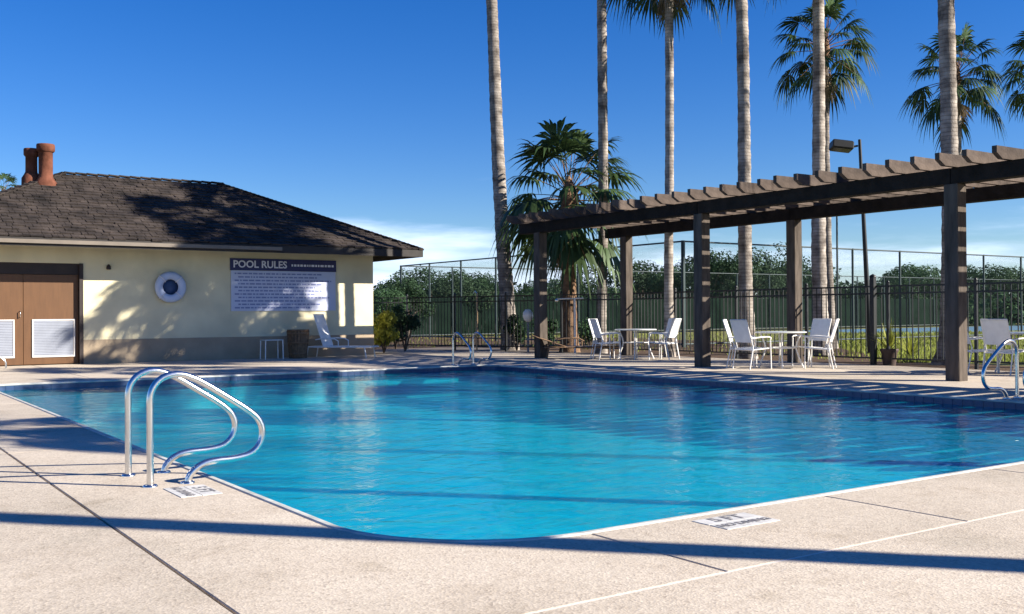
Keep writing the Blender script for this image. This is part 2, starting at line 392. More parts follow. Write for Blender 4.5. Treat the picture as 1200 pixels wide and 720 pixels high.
# basin
B = MB()
c0 = outline(0.0)
ring(B, c0, -0.02, c0, -0.24, 1)
c1 = outline(-0.0)
FLo = -0.62
def fz(p): return -0.46 - 0.010 * (p[0] - PX0) - 0.008 * (p[1] - PY0)
n = len(c0)
B.add([(p[0], p[1], -0.24) for p in c0] + [(p[0], p[1], fz(p)) for p in c0], [(i, n + i, n + (i + 1) % n, (i + 1) % n) for i in range(n)], 0)
B.add([(p[0], p[1], fz(p)) for p in c0], [tuple(range(n))], 0)
pool = struct(B.build('pool_basin', [M['plaster'], M['tile']]))
# waterline tiles as a ring of separate squares on the two far sides that face the camera
tile_me = MB().box(-0.072, 0.072, -0.006, 0.0, -0.072, 0.072).mesh('tile', M['tile'])
for k in range(0, 68):
    place('tile', tile_me, pool, (PX0 + 0.42 + k * 0.15, PY1 - 0.001, -0.10))
for k in range(0, 95):
    place('tile', tile_me, pool, (PX1 - 0.001, PY0 + 1.1 + k * 0.15, -0.10), (0, 0, R(-90)))
# coping
Cp = MB()
a, b_, c_, d_ = outline(CW), outline(0.02), outline(-0.012), outline(0.0)
ring(Cp, outline(CW), -0.05, outline(CW), -0.002); ring(Cp, outline(CW), -0.002, outline(CW - 0.008), 0.006)
ring(Cp, outline(CW - 0.008), 0.006, outline(0.015), 0.006, 0, True); ring(Cp, outline(0.015), 0.006, outline(-0.010), -0.004, 0, True)
ring(Cp, outline(-0.010), -0.004, outline(-0.016), -0.020, 0, True); ring(Cp, outline(-0.016), -0.020, outline(-0.004), -0.034, 0, True)
cop = Cp.build('pool_coping', M['coping']); struct(cop)
# water
W = MB(); wo = outline(-0.008); W.add([(p[0], p[1], WZ) for p in wo], [tuple(range(len(wo)))])
struct(W.build('water', M['water']))

# ------------------------------------------------------------------ deck slabs
DX0, DX1, DY0, DY1 = -16.0, 19.3, -12.0, 27.3
bed = MB(); o2 = outline(CW - 0.01)
bed.box(DX0, PX0 - CW, DY0, 31.5, -0.05, -0.014); bed.box(PX1 + CW, DX1, DY0, 31.5, -0.05, -0.014)
bed.box(PX0 - CW, PX1 + CW, DY0, PY0 - CW, -0.05, -0.014); bed.box(PX0 - CW, PX1 + CW, PY1 + CW, 31.5, -0.05, -0.014)
deck = struct(bed.build('pool_deck', M['deck_base']))
g = 0.007
def slab(poly):
    MB().prism(poly, -0.05, 0.0, bev=0.005).build('deck_slab', M['deck'], deck)
def rslab(x0, x1, y0, y1): slab([(x0 + g, y0 + g), (x1 - g, y0 + g), (x1 - g, y1 - g), (x0 + g, y1 - g)])
oc = outline(CW + 0.004); nn = 13
ix0, ix1, iy0, iy1 = 1.40, 14.1, 3.35, 21.05
sx = [3.48, 5.41, 7.34, 9.27, 11.2]
# near-left corner slab, L shaped with the rounded inner corner
arc = oc[0:nn]
slab([(ix0 + g, iy0 + g), (sx[0] - g, iy0 + g), (sx[0] - g, PY0 - CW - 0.004)] + [p for p in reversed(arc)] + [(PX0 - CW - 0.004, 9.9), (ix0 + g, 9.9)])
for i in range(4): rslab(sx[i], sx[i + 1], iy0, PY0 - CW + 0.003)
arc = oc[nn:2 * nn]
slab([(sx[4] + g, iy0 + g), (ix1 - g, iy0 + g), (ix1 - g, 8.0), (PX1 + CW + 0.004, 8.0)] + [p for p in reversed(arc)] + [(sx[4] + g, PY0 - CW - 0.004)])
for y0, y1 in ((8.0, 12.0), (12.0, 16.0)): rslab(PX1 + CW - 0.003, ix1, y0, y1)
arc = oc[2 * nn:3 * nn]
slab([(PX1 + CW + 0.004, 16.0 + g), (ix1 - g, 16.0 + g), (ix1 - g, iy1 - g), (11.2 + g, iy1 - g), (11.2 + g, PY1 + CW + 0.004)] + [p for p in reversed(arc)])
for x0, x1 in ((4.4, 7.8), (7.8, 11.2)): rslab(x0, x1, PY1 + CW - 0.003, iy1)
arc = oc[3 * nn:4 * nn]
slab([(4.4 - g, PY1 + CW + 0.004), (4.4 - g, iy1 - g), (ix0 + g, iy1 - g), (ix0 + g, 15.5 + g), (PX0 - CW - 0.004, 15.5 + g)] + [p for p in reversed(arc)])
rslab(ix0, PX0 - CW + 0.003, 9.9, 15.5)
for x0, x1 in ((-16, -10), (-10, -4.5), (-4.5, ix0)):
    for y0, y1 in ((-12, -4), (-4, iy0), (iy0, 15.5), (15.5, iy1), (iy1, DY1)): rslab(x0, x1, y0, y1)
for x0, x1 in ((ix0, 7.34), (7.34, ix1), (ix1, DX1)):
    for y0, y1 in ((-12, -6), (-6, -1.2), (-1.2, iy0)): rslab(x0, x1, y0, y1)
for y0, y1 in ((iy0, 8.0), (8.0, 12.0), (12.0, 16.0), (16.0, iy1)): rslab(ix1, 16.7, y0, y1); rslab(16.7, DX1, y0, y1)
for x0, x1 in ((ix0, 4.4), (4.4, 7.8), (7.8, 11.2), (11.2, 14.1), (14.1, 16.7)): rslab(x0, x1, iy1, DY1)
rslab(16.7, 18.3, iy1, 24.2); rslab(16.7, 17.6, 24.2, DY1); rslab(14.1, 16.7, DY1, 30.6)
MB().box(ix0 + 0.02, 15.5, iy0 - 0.008, iy0 + 0.008, -0.02, -0.001).build('joint_strip', M['pale_joint'], deck)  # pale strip lying in the long joint on the near side

# mulch bed under the fence line
struct(MB().prism([(19.32, -6), (21.6, -6), (21.6, 15), (30, 24), (32, 36), (26, 56), (6, 56), (6, 34.1), (13.6, 34), (13.6, 31.5), (15.5, 31.5), (17.0, 30.7), (17.7, 27.4), (18.4, 24.3), (19.32, 21.1)], -0.054, -0.03).build('planting_bed', M['mulch']))

# ------------------------------------------------------------------ text
def text_mesh(txt, size, depth=0.004, bold=0.0):
    cu = bpy.data.curves.new('letters', 'FONT'); cu.body = txt; cu.size = size; cu.extrude = depth; cu.align_x = 'CENTER'; cu.align_y = 'CENTER'
    cu.offset = bold; cu.resolution_u = 3
    o = bpy.data.objects.new('letters', cu); COL.objects.link(o)
    dg = bpy.context.evaluated_depsgraph_get(); dg.update()
    me = bpy.data.meshes.new_from_object(o.evaluated_get(dg)); bpy.data.objects.remove(o); bpy.data.curves.remove(cu)
    return me

# depth markers set in the deck
def marker(x, y, rz, label):
    r_ = empty('depth_marker', (x, y, 0), rz, label=label, cat='pool marker', group='tile markers set in the deck')
    r_.scale = (0.9, 0.9, 1)
    for i in range(3):
        MB().box(-0.235 + i * 0.158, -0.235 + i * 0.158 + 0.154, 0.005, 0.155, -0.01, 0.004).build('tile', M['tile_white'], r_)
        MB().box(-0.235 + i * 0.158, -0.235 + i * 0.158 + 0.154, -0.153, -0.003, -0.01, 0.004).build('tile', M['tile_white'], r_)
    for (t, lx, ly, sz) in (("5 FT", 0.0, 0.08, 0.15), ("NO DIVING", 0.0, -0.075, 0.085)):
        me = text_mesh(t, sz, 0.0008, 0.004); me.materials.append(M['tile_grey'])
        place('lettering', me, r_, (lx, ly, 0.0052))
marker(4.36, 4.13, 0, 'white tile depth marker at the near right pool edge, just beyond the trunk shadow')
marker(2.13, 7.0, R(-90), 'white tile depth marker in deck beside the feet of the steel grab rails')

# ------------------------------------------------------------------ grab rails
def smooth_path(pts, it=2):
    pts = [Vector(p) for p in pts]
    for _ in range(it):
        q = [pts[0]]
        for a, b in zip(pts, pts[1:]): q += [a * 0.75 + b * 0.25, a * 0.25 + b * 0.75]
        q.append(pts[-1]); pts = q
    return pts
prof = [(-0.5, -0.04), (-0.5, 0.2), (-0.5, 0.5), (-0.5, 0.66), (-0.43, 0.76), (-0.30, 0.79), (-0.15, 0.73), (0.05, 0.60), (0.22, 0.49), (0.31, 0.40), (0.32, 0.27), (0.24, 0.17),
        (0.10, 0.145), (-0.05, 0.145), (-0.15, 0.125), (-0.225, 0.06), (-0.24, 0.0), (-0.24, -0.04)]
rail_me = MB().tube(smooth_path([(a, 0, b) for a, b in prof], 2), 0.0245, 12).mesh('rail', M['steel'])
esc_me = MB().lathe([(0.052, 0.0), (0.052, 0.006), (0.045, 0.014), (0.026, 0.016)], seg=18).mesh('foot_plate', M['steel'])
def grab_rail(x, y, rz, label, s=1.0):
    r_ = empty('grab_rail', (x, y, 0), rz, label=label, cat='grab rail', group='stainless steel pool grab rails')
    r_.scale = (s, s, s)
    place('rail_tube', rail_me, r_)
    for px in (-0.5, -0.24): place('foot_plate', esc_me, r_, (px, 0, 0))
grab_rail(2.445, 7.36, 0, 'shiny steel grab rail nearest the camera, its loop reaching over the left pool edge')
grab_rail(2.445, 7.96, 0, 'shiny steel grab rail just behind the nearest one on the left pool edge')
grab_rail(PX1, 7.1, R(180), 'steel grab rail on the right pool edge, cut by the right frame edge')
grab_rail(PX1, 7.66, R(180), 'steel grab rail at the right pool edge, farther of the two there')
grab_rail(12.3, PY1, R(-90), 'small far steel grab rail at the far pool corner, left one of its pair', 0.95)
grab_rail(12.85, PY1, R(-90), 'small far steel grab rail at the far pool corner, right one of its pair', 0.95)

# ------------------------------------------------------------------ pool house
HX0, HX1, HY0, HY1 = 2.35, 13.56, 27.1, 33.9
HT = 3.0
H = empty('pool_house', (HX0, HY0, 0), label='cream stucco pool house with a dark hipped shake roof and brown double doors', cat='building')
def hb(mb, name, m, parent=H): return mb.build(name, m, parent, (HX0, HY0, 0))
DRX0, DRX1, DRZ = 2.85, 5.55, 2.50
wz = 0.60
wl = MB()
wl.box(HX0, DRX0, HY0, HY0 + 0.2, wz, HT); wl.box(DRX1, HX1, HY0, HY0 + 0.2, wz, HT); wl.box(DRX0, DRX1, HY0, HY0 + 0.2, DRZ, HT)
wl.box(HX1 - 0.2, HX1, HY0 + 0.2, HY1, wz, HT); wl.box(HX0, HX0 + 0.2, HY0 + 0.2, HY1, wz, HT); wl.box(HX0 + 0.2, HX1 - 0.2, HY1 - 0.2, HY1, wz, HT)
wall = hb(wl, 'wall', M['cream'])
wb = MB(); e = 0.012
wb.box(HX0 - e, DRX0, HY0 - e, HY0 + 0.2, -0.03, wz); wb.box(DRX1, HX1 + e, HY0 - e, HY0 + 0.2, -0.03, wz)
wb.box(HX1 - 0.2, HX1 + e, HY0 + 0.2, HY1, -0.03, wz); wb.box(HX0 - e, HX0 + 0.2, HY0 + 0.2, HY1, -0.03, wz); wb.box(HX0 + 0.2, HX1 - 0.2, HY1 - 0.2, HY1 + e, -0.03, wz)
hb(wb, 'wall_base', M['tan'])
# roof
OV = 1.05; EZ = 3.04; PITCH = math.tan(R(25.2))
ex0, ex1, ey0, ey1 = HX0 - OV, HX1 + OV, HY0 - OV, HY1 + OV
HW = (ey1 - ey0) / 2; RZ = EZ + HW * PITCH; ymid = (ey0 + ey1) / 2; rx0, rx1 = ex0 + HW, ex1 - HW
rf = MB()
rf.add([(ex0, ey0, EZ), (ex1, ey0, EZ), (ex1, ey1, EZ), (ex0, ey1, EZ), (rx0, ymid, RZ), (rx1, ymid, RZ)],
       [(0, 1, 5, 4), (1, 2, 5), (2, 3, 4, 5), (3, 0, 4), (3, 2, 1, 0)])
roof = hb(rf, 'roof', M['fascia'])
# shakes: short uneven boards lapped course over course
sh = MB(); rnd = random.Random(5)
def slope(P, U, V, wlow, inset0, inset1, vlen):
    """P lower-left corner, U along the eave, V up the slope; inset per unit of v on both ends"""
    U = Vector(U).normalized(); V = Vector(V).normalized(); Nn = U.cross(V).normalized()
    nc = int(vlen / 0.21)
    for c in range(nc):
        v0 = c * vlen / nc; v1 = v0 + vlen / nc * 1.5
        a = inset0 * v0; b = wlow - inset1 * v0; x = a
        while x < b - 0.03:
            wd = min(rnd.uniform(0.12, 0.30), b - x)
            j = rnd.uniform(-0.035, 0.035); th = rnd.uniform(0.016, 0.05)
            def q(u, v, h): return Vector(P) + U * u + V * v + Nn * h
            xe = x + wd - 0.012
            t1 = max(0, min(v1, vlen) - v0)
            vs_ = [q(x, v0 + j, 0.006), q(xe, v0 + j, 0.006), q(xe, v0 + j, th + 0.012), q(x, v0 + j, th + 0.012), q(x, v0 + t1, 0.004), q(xe, v0 + t1, 0.004)]
            sh.add(vs_, [(0, 1, 2, 3), (3, 2, 5, 4), (1, 5, 2), (0, 3, 4)])
            x += wd
sl = math.hypot(HW, HW * PITCH); k_ = HW / sl
slope((ex0, ey0 - 0.03, EZ), (1, 0, 0), (0, HW, HW * PITCH), ex1 - ex0, k_, k_, sl)
slope((ex1 + 0.03, ey0, EZ), (0, 1, 0), (-HW, 0, HW * PITCH), ey1 - ey0, k_, k_, sl)
slope((ex0 - 0.03, ey1, EZ), (0, -1, 0), (HW, 0, HW * PITCH), ey1 - ey0, k_, k_, sl)
so = hb(sh, 'shingles', M['shake'], roof); so['kind'] = 'stuff'
so.parent = roof
cap = MB()
for a, b in (((rx0, ymid, RZ), (rx1, ymid, RZ)), ((ex1, ey0, EZ), (rx1, ymid, RZ)), ((ex0, ey0, EZ), (rx0, ymid, RZ)), ((ex0, ey1, EZ), (rx0, ymid, RZ)), ((ex1, ey1, EZ), (rx1, ymid, RZ))):
    a = Vector(a); b = Vector(b); n_ = int((b - a).length / 0.28)
    for i in range(n_):
        p = a.lerp(b, i / n_); q = a.lerp(b, (i + 1.12) / n_)
        cap.bar(p + Vector((0, 0, 0.055)), q + Vector((0, 0, 0.035)), 0.22, 0.035)
co = hb(cap, 'ridge_cap', M['shake'], roof); co['kind'] = 'stuff'
fa = MB()
fa.box(ex0 - 0.02, ex1 + 0.02, ey0 - 0.04, ey0 - 0.0, EZ - 0.20, EZ - 0.003); fa.box(ex0 - 0.02, ex1 + 0.02, ey1, ey1 + 0.04, EZ - 0.20, EZ - 0.003)
fa.box(ex0 - 0.04, ex0, ey0, ey1, EZ - 0.2, EZ - 0.003); fa.box(ex1, ex1 + 0.04, ey0, ey1, EZ - 0.2, EZ - 0.003)
hb(fa, 'fascia', M['fascia'])
hb(MB().box(ex0 + 0.1, ex1 - 4.3, ey0 - 0.11, ey0 - 0.045, EZ - 0.14, EZ - 0.05), 'gutter', M['gutter'])
so2 = MB(); so2.box(ex0, ex1, ey0, HY0, EZ - 0.03, EZ - 0.006); so2.box(HX1, ex1, HY0, ey1, EZ - 0.03, EZ - 0.006); so2.box(ex0, HX0, HY0, ey1, EZ - 0.03, EZ - 0.006)
hb(so2, 'soffit', M['gutter'])
# chimneys
def chimney(x, y, r, ztop, lift):
    z0 = EZ + (y - ey0) * PITCH - 0.1
    c = MB().lathe([(r * 1.7, z0 - 0.4), (r * 1.65, z0 + 0.10), (r * 1.25, z0 + 0.2), (r * 1.02, z0 + 0.27), (r, z0 + 0.4), (r, ztop - 0.22), (r * 1.12, ztop - 0.2)], (x, y, 0), 14)
    ch = hb(c, 'chimney', M['terracotta'])
    cp = MB().lathe([(r * 1.12, ztop - 0.21), (r * 1.3, ztop - 0.17), (r * 1.3, ztop - 0.03), (r * 1.22, ztop), (r * 0.7, ztop), (r * 0.7, ztop - 0.2)], (x, y, 0), 14)
    hb(cp, 'chimney_pot_rim', M['terracotta'], ch)
rx = rx0
chimney(rx0 - 0.60, ymid - 0.82, 0.18, 5.80, 0)
chimney(rx0 - 0.90, ymid - 0.50, 0.15, 5.70, 0)
# doors
fr = MB(); fy = HY0 + 0.06
fr.box(DRX0 + 0.001, DRX0 + 0.09, fy, fy + 0.1, 0, DRZ - 0.001); fr.box(DRX1 - 0.09, DRX1 - 0.001, fy - 0.1, fy + 0.1, 0, DRZ - 0.001)
fr.box(DRX0 + 0.09, DRX1 - 0.09, fy, fy + 0.1, DRZ - 0.28, DRZ - 0.001)
fr.box(DRX0 + 0.09, DRX1 - 0.09, fy + 0.14, fy + 0.16, 0, DRZ - 0.28)
hb(fr, 'door_frame', M['door_dark'])
mid = (DRX0 + DRX1) / 2
for (a, b) in ((DRX0 + 0.095, mid - 0.004), (mid + 0.004, DRX1 - 0.095)):
    d = hb(MB().box(a, b, fy + 0.03, fy + 0.08, 0.02, DRZ - 0.285, bev=0.004), 'door', M['door'])
    va, vb = (a + 0.16, b - 0.19) if a < mid - 0.1 and b < mid + 0.1 else (a + 0.19, b - 0.08)
    vf = MB(); z0, z1, t = 0.19, 1.12, 0.035
    vf.box(va, vb, fy + 0.005, fy + 0.028, z1 - t, z1); vf.box(va, vb, fy + 0.005, fy + 0.028, z0, z0 + t)
    vf.box(va, va + t, fy + 0.005, fy + 0.028, z0 + t, z1 - t); vf.box(vb - t, vb, fy + 0.005, fy + 0.028, z0 + t, z1 - t)
    hb(vf, 'vent_frame', M['vent_frame'], d)
    vs_ = MB(); nsl = 22
    for i in range(nsl):
        zz = z0 + t + (z1 - z0 - 2 * t) * i / nsl
        vs_.add([(va + t, fy + 0.010, zz), (vb - t, fy + 0.010, zz), (vb - t, fy + 0.026, zz + 0.038), (va + t, fy + 0.026, zz + 0.038)], [(0, 1, 2, 3)])
    vo = hb(vs_, 'vent_slats', M['vent_metal'], d); vo['kind'] = 'stuff'
    hx = mid - 0.07 if b < mid + 0.1 else mid + 0.07
    if b < mid + 0.1:
        hd = MB().tube([(hx, fy + 0.03, 1.18), (hx, fy - 0.03, 1.18), (hx, fy - 0.03, 1.32), (hx, fy + 0.03, 1.32)], 0.011, 8); hb(hd, 'handle', M['steel'], d)
# little lamp on the wall
hb(MB().lathe([(0.05, 0), (0.06, 0.03), (0.05, 0.09), (0.02, 0.13)], (6.15, HY0 - 0.05, 2.36), 10), 'wall_fixture', M['door_dark'])

# ring buoy with its board
rb = empty('ring_buoy', (7.67, HY0 - 0.02, 1.93), label='pale blue ring buoy hanging on the cream wall between the doors and the rules sign', cat='ring buoy')
bt = MB(); RM, Rm, ns, nr = 0.30, 0.105, 36, 12
vs_ = []; fs_ = []
for i in range(ns):
    for j in range(nr):
        a = 2 * math.pi * i / ns; t = 2 * math.pi * j / nr
        vs_.append(((RM + Rm * math.cos(t)) * math.cos(a), -0.09 + 0.075 * math.sin(t), (RM + Rm * math.cos(t)) * math.sin(a)))
for i in range(ns):
    for j in range(nr):
        fs_.append((i * nr + j, ((i + 1) % ns) * nr + j, ((i + 1) % ns) * nr + (j + 1) % nr, i * nr + (j + 1) % nr))
bt.add(vs_, fs_, 0, True); bt.build('ring', M['buoy'], rb)
MB().lathe([(0.0, -0.001), (0.215, 0.0), (0.215, 0.02), (0.0, 0.021)], seg=24).build('backboard', M['buoy_dark'], rb).rotation_euler = (R(90), 0, 0)
for q in range(4):
    a = R(45 + 90 * q)
    s_ = MB().tube([((RM + 0.115 * math.cos(t)) * math.cos(a), -0.09 + 0.085 * math.sin(t), (RM + 0.115 * math.cos(t)) * math.sin(a)) for t in [R(30 * k) for k in range(13)]], 0.012, 6)
    s_.build('rope_band', M['letter'], rb)

# pool rules sign
sg = empty('rules_sign', (9.30, HY0 - 0.004, 1.2), label='large POOL RULES sign, navy header over a pale text board, on the cream wall', cat='sign')
SX0, SX1 = 0.0, 3.05
MB().box(SX0, SX1, -0.03, 0.0, 0.10, 1.20).build('text_board', M['board'], sg)
MB().box(SX0 - 0.02, SX1 + 0.02, -0.04, 0.0, 1.204, 1.53).build('header', M['navy'], sg)
for t, x, z, s_ in (("POOL RULES", 0.82, 1.365, 0.27),):
    me = text_mesh(t, s_, 0.003, 0.006); me.materials.append(M['letter'])
    place('lettering', me, sg, (x, -0.046, z), (R(90), 0, 0))
tx = MB(); rr = random.Random(3)
x = 1.72
while x < 2.95:
    wd = rr.uniform(0.03, 0.10); tx.box(x, x + wd, -0.044, -0.0405, 1.335, 1.395); x += wd + 0.03
pr = tx.build('small_print', M['letter'], sg); pr['kind'] = 'stuff'
tx = MB()
for row in range(11):
    z = 1.12 - row * 0.093; x = 0.1 + (0.10 if row % 2 else 0)
    end = rr.uniform(2.1, 2.95)
    while x < end:
        wd = rr.uniform(0.03, 0.16); tx.box(x, min(end, x + wd), -0.0335, -0.0305, z - 0.022, z + 0.018); x += wd + 0.028
pr = tx.build('text_lines', M['print'], sg); pr['kind'] = 'stuff'

# handrail by the doors
hr = empty('door_handrail', (3.1, 26.0, 0), label='thin grey metal handrail beside the brown doors at the far left', cat='handrail')
MB().tube(smooth_path([(-1.5, 0, 0.9), (-0.7, 0, 0.9), (0.35, 0, 0.32), (0.55, 0, 0.18), (0.55, 0, 0.0)], 2), 0.022, 8).build('rail_tube', M['steel'], hr)
MB().tube([(-0.7, 0, 0.0), (-0.7, 0, 0.88)], 0.022, 8).build('rail_post', M['steel'], hr)

# ------------------------------------------------------------------ pergola
PG = empty('pergola', (16, -1.9, 0), label='long dark timber pergola with closely set rafters along the far right side of the pool', cat='pergola')
po = (16, -1.9, 0)
rp = random.Random(9)
FX, BX, PS = 16.0, 19.0, 0.26
BZ = 3.33; BH = 0.27
for y in (-1.9, 4.1, 10.1, 16.1, 22.1):
    for x in (FX, BX):
        p = MB().box(x - PS / 2, x + PS / 2, y - PS / 2, y + PS / 2, -0.01, BZ, bev=0.012); p.build('post', M['post'], PG, po)
for x in (FX, BX):
    for (a, b) in ((-2.9, 4.1), (4.1, 10.1), (10.1, 16.1), (16.1, 22.9)):
        MB().box(x - 0.13, x + 0.13, a + 0.004, b - 0.004, BZ + 0.001, BZ + BH, bev=0.01).build('beam', M['wood'], PG, po)
y = -2.7
while y < 22.9:
    h = 0.205 + rp.uniform(-0.012, 0.02); t = 0.085; x0 = 15.42 + rp.uniform(-0.04, 0.04); x1 = 19.58 + rp.uniform(-0.04, 0.04)
    z0 = BZ + BH + 0.002; vs_ = []
    for yy in (-t / 2, t / 2):
        vs_ += [(x0, yy, z0 + 0.09), (x0 + 0.16, yy, z0), (x1 - 0.16, yy, z0), (x1, yy, z0 + 0.09), (x1 - 0.0, yy, z0 + h), (x0, yy, z0 + h)]
    m_ = MB().add([(v[0] - 16, v[1], v[2]) for v in vs_], [(5, 4, 3, 2, 1, 0), (6, 7, 8, 9, 10, 11)] + [(i, (i + 1) % 6, 6 + (i + 1) % 6, 6 + i) for i in range(6)])
    o = m_.build('rafter', M['rafter'], PG); o.location = (0, y + 1.9 + rp.uniform(-0.025, 0.025), 0); o.rotation_euler = (0, 0, rp.uniform(-0.012, 0.012))
    y += 0.49

# ------------------------------------------------------------------ black picket fence
FP = [(20.3, -4.0), (19.95, 8.0), (19.6, 14.0), (19.5, 22.9), (16.8, 31.0), (13.9, 31.6)]
def fence_run(a, b, idx, label):
    a = Vector((*a, 0)); b = Vector((*b, 0)); Ln = (b - a).length; d = (b - a).normalized()
    F = empty('picket_fence', a, math.atan2(d.y, d.x), label=label, cat='fence')
    n_ = max(1, round(Ln / 2.4)); st = Ln / n_
    for i in range(n_ + (1 if idx == last_idx else 0)):
        MB().box(i * st - 0.03, i * st + 0.03, -0.03, 0.03, -0.05, 1.80).build('fence_post', M['iron'], F)
        MB().lathe([(0.035, 0), (0.04, 0.02), (0.02, 0.06), (0.0, 0.07)], (i * st, 0, 1.8), 8).build('post_cap', M['iron'], F)
    for i in range(n_):
        x0, x1 = i * st + 0.032, (i + 1) * st - 0.032
        for z in (0.12, 1.56, 1.72): MB().box(x0, x1, -0.016, 0.016, z, z + 0.035).build('fence_rail', M['iron'], F)
        pk = MB(); k = int((x1 - x0) / 0.135)
        for j in range(1, k):
            xx = x0 + (x1 - x0) * j / k
            pk.box(xx - 0.009, xx + 0.009, -0.009, 0.009, 0.155, 1.56); pk.box(xx - 0.009, xx + 0.009, -0.009, 0.009, 1.595, 1.72)
        q = pk.build('pickets', M['iron'], F); q['kind'] = 'stuff'
last_idx = len(FP) - 2
fl = ['black metal picket fence at the far right behind the pergola, outermost run', 'black picket fence run by the big palm base and potted plant', 'black picket fence run behind the two white table sets under the pergola',
      'black picket fence run slanting away behind the dark palm trunks to the left', 'short black picket fence run beside the yellow shrub at the pool house corner']
for i in range(len(FP) - 1): fence_run(FP[i], FP[i + 1], i, fl[i])
# thick gate post beside the planting
gp = empty('gate_post', (19.55, 14.35, 0), label='thick dark square post standing in the picket fence right of the second table set', cat='post')
MB().box(-0.055, 0.055, -0.055, 0.055, -0.05, 1.95, bev=0.008).build('shaft', M['iron'], gp); MB().lathe([(0.075, 0), (0.07, 0.03), (0.0, 0.07)], (0, 0, 1.95), 12).build('post_cap', M['iron'], gp)

# ------------------------------------------------------------------ tall court fence
def P(px, d):   # camera-frame helper: image column (of 1200) and distance -> plan position
    t = (px - 600) / 1200
    return (d * (0.826 * t + 0.564), d * (-0.564 * t + 0.826))
CA = P(800, 35.3); CB = (CA[0] - 0.0, CA[1] + 20.5); CD = (CA[0] + 36.6, CA[1]); CC = (CB[0] + 61, CB[1])
HC = 3.66
def court_fence(a, b, label, skip_last=False, screen=False):
    a = Vector((*a, 0)); b = Vector((*b, 0)); Ln = (b - a).length; d = (b - a).normalized()
    F = empty('chain_link_fence', a, math.atan2(d.y, d.x), label=label, cat='fence', group='tall chain link fences round the court')
    n_ = round(Ln / 3.05); st = Ln / n_
    for i in range(n_ + (0 if skip_last else 1)):
        MB().tube([(i * st, 0, -0.05), (i * st, 0, HC)], 0.045 if i else 0.06, 8).build('fence_post', M['court_post'], F)
    for z in (0.08, HC - 0.03): MB().tube([(0, 0, z), (Ln, 0, z)], 0.03, 6).build('fence_rail', M['court_post'], F)
    for i in range(n_ if screen else 0):
        MB().box(i * st + 0.03, (i + 1) * st - 0.03, 0.05, 0.06, 0.06, 2.05).build('windscreen_panel', M['screen'], F)
    for i in range(n_):
        MB().add([(i * st + 0.03, 0.0, 0.1), ((i + 1) * st - 0.03, 0, 0.1), ((i + 1) * st - 0.03, 0, HC - 0.04), (i * st + 0.03, 0, HC - 0.04)], [(0, 1, 2, 3)]).build('mesh_panel', M['link'], F)
court_fence(CA, CB, 'tall chain link fence run going back behind the palms on the left', True)
court_fence((CA[0] + 0.03, CA[1]), CD, 'tall chain link fence run facing the pool behind the pergola on the right')
court_fence(CB, CC, 'tall chain link fence at the far end with dark green windscreens on its lower half', screen=True)
crt = MB().box(CA[0] + 24, CC[0] - 3, CA[1] + 8, CA[1] + 18, -0.06, -0.045); struct(crt.build('tennis_court', M['court']))
# ------------------------------------------------------------------ palms
def frond_mesh(el, pl, br, seed, dead=False, droop=0.5, nseg=20, spread=115):
    rnd = random.Random(seed); m_ = MB(); e_ = R(el)
    F = Vector((math.cos(e_), 0, math.sin(e_))); Sd = Vector((0, 1, 0)); Nn = F.cross(Sd)
    if Nn.z < 0: Nn = -Nn
    pts = []
    for i in range(6):
        t = i / 5; pts.append(F * (pl * t) + Vector((0, 0, -0.16 * pl * t * t)))
    m_.tube(pts, [0.022, 0.018, 0.015, 0.013, 0.011, 0.008], 4, 1, True, False)
    hub = pts[-1]; tilt = rnd.uniform(-0.25, 0.25)
    S2 = (Sd * math.cos(tilt) + Nn * math.sin(tilt)).normalized()
    F2 = (F + Vector((0, 0, -0.35))).normalized()
    tw = rnd.uniform(-0.12, 0.12)
    for k in range(nseg):
        a = R(-spread + 2 * spread * (k + rnd.uniform(-0.15, 0.15)) / (nseg - 1))
        D = F2 * math.cos(a) + S2 * math.sin(a); Wd = (-F2 * math.sin(a) + S2 * math.cos(a))
        Lg = br * (1 - 0.30 * (abs(a) / R(spread)) ** 2) * rnd.uniform(0.86, 1.06)
        fold = 0.07 if k % 2 else -0.03
        dr = droop * rnd.uniform(0.7, 1.5); rows = []
        for t in (0.05, 0.35, 0.6, 0.82, 1.0):
            ww = R(spread) / nseg * 1.05 * Lg * t if t <= 0.6 else R(spread) / nseg * Lg * 0.62 * (1 - t) / 0.4 * 0.9
            c = hub + D * (Lg * t) + Nn * (0.12 * Lg * t * (1 - t)) + Vector((0, 0, -dr * Lg * t ** 3)) + Vector((0, tw * Lg * t * t, 0))
            rows.append((c, ww))
        vs_ = []
        for c, ww in rows[:-1]: vs_ += [c - Wd * ww, c + Nn * fold * 0.15, c + Wd * ww]
        vs_.append(rows[-1][0])
        fs_ = []
        for i in range(3): fs_ += [(3 * i, 3 * i + 1, 3 * i + 4, 3 * i + 3), (3 * i + 1, 3 * i + 2, 3 * i + 5, 3 * i + 4)]
        fs_ += [(9, 10, 12), (10, 11, 12)]
        m_.add(vs_, fs_, 0, True)
    mm = M['frond_dead'] if dead else M['frond']
    return m_.mesh('frond', [mm, M['trunk_brown']])
ELS = [78, 60, 44, 30, 16, 2, -14, -34]
FR = {}
for kind, (pl, br) in (('fan', (1.12, 0.80)), ('big', (1.30, 1.05))):
    for i, el in enumerate(ELS):
        FR[kind, i] = frond_mesh(el, pl, br, 40 + i, droop=0.38 + 0.06 * i, spread=105)
    FR[kind, 'dead'] = [frond_mesh(-70, pl * 0.55, br * 0.95, 90, True, 0.25, spread=60), frond_mesh(-80, pl * 0.6, br, 91, True, 0.15, spread=50)]
palm_n = 0
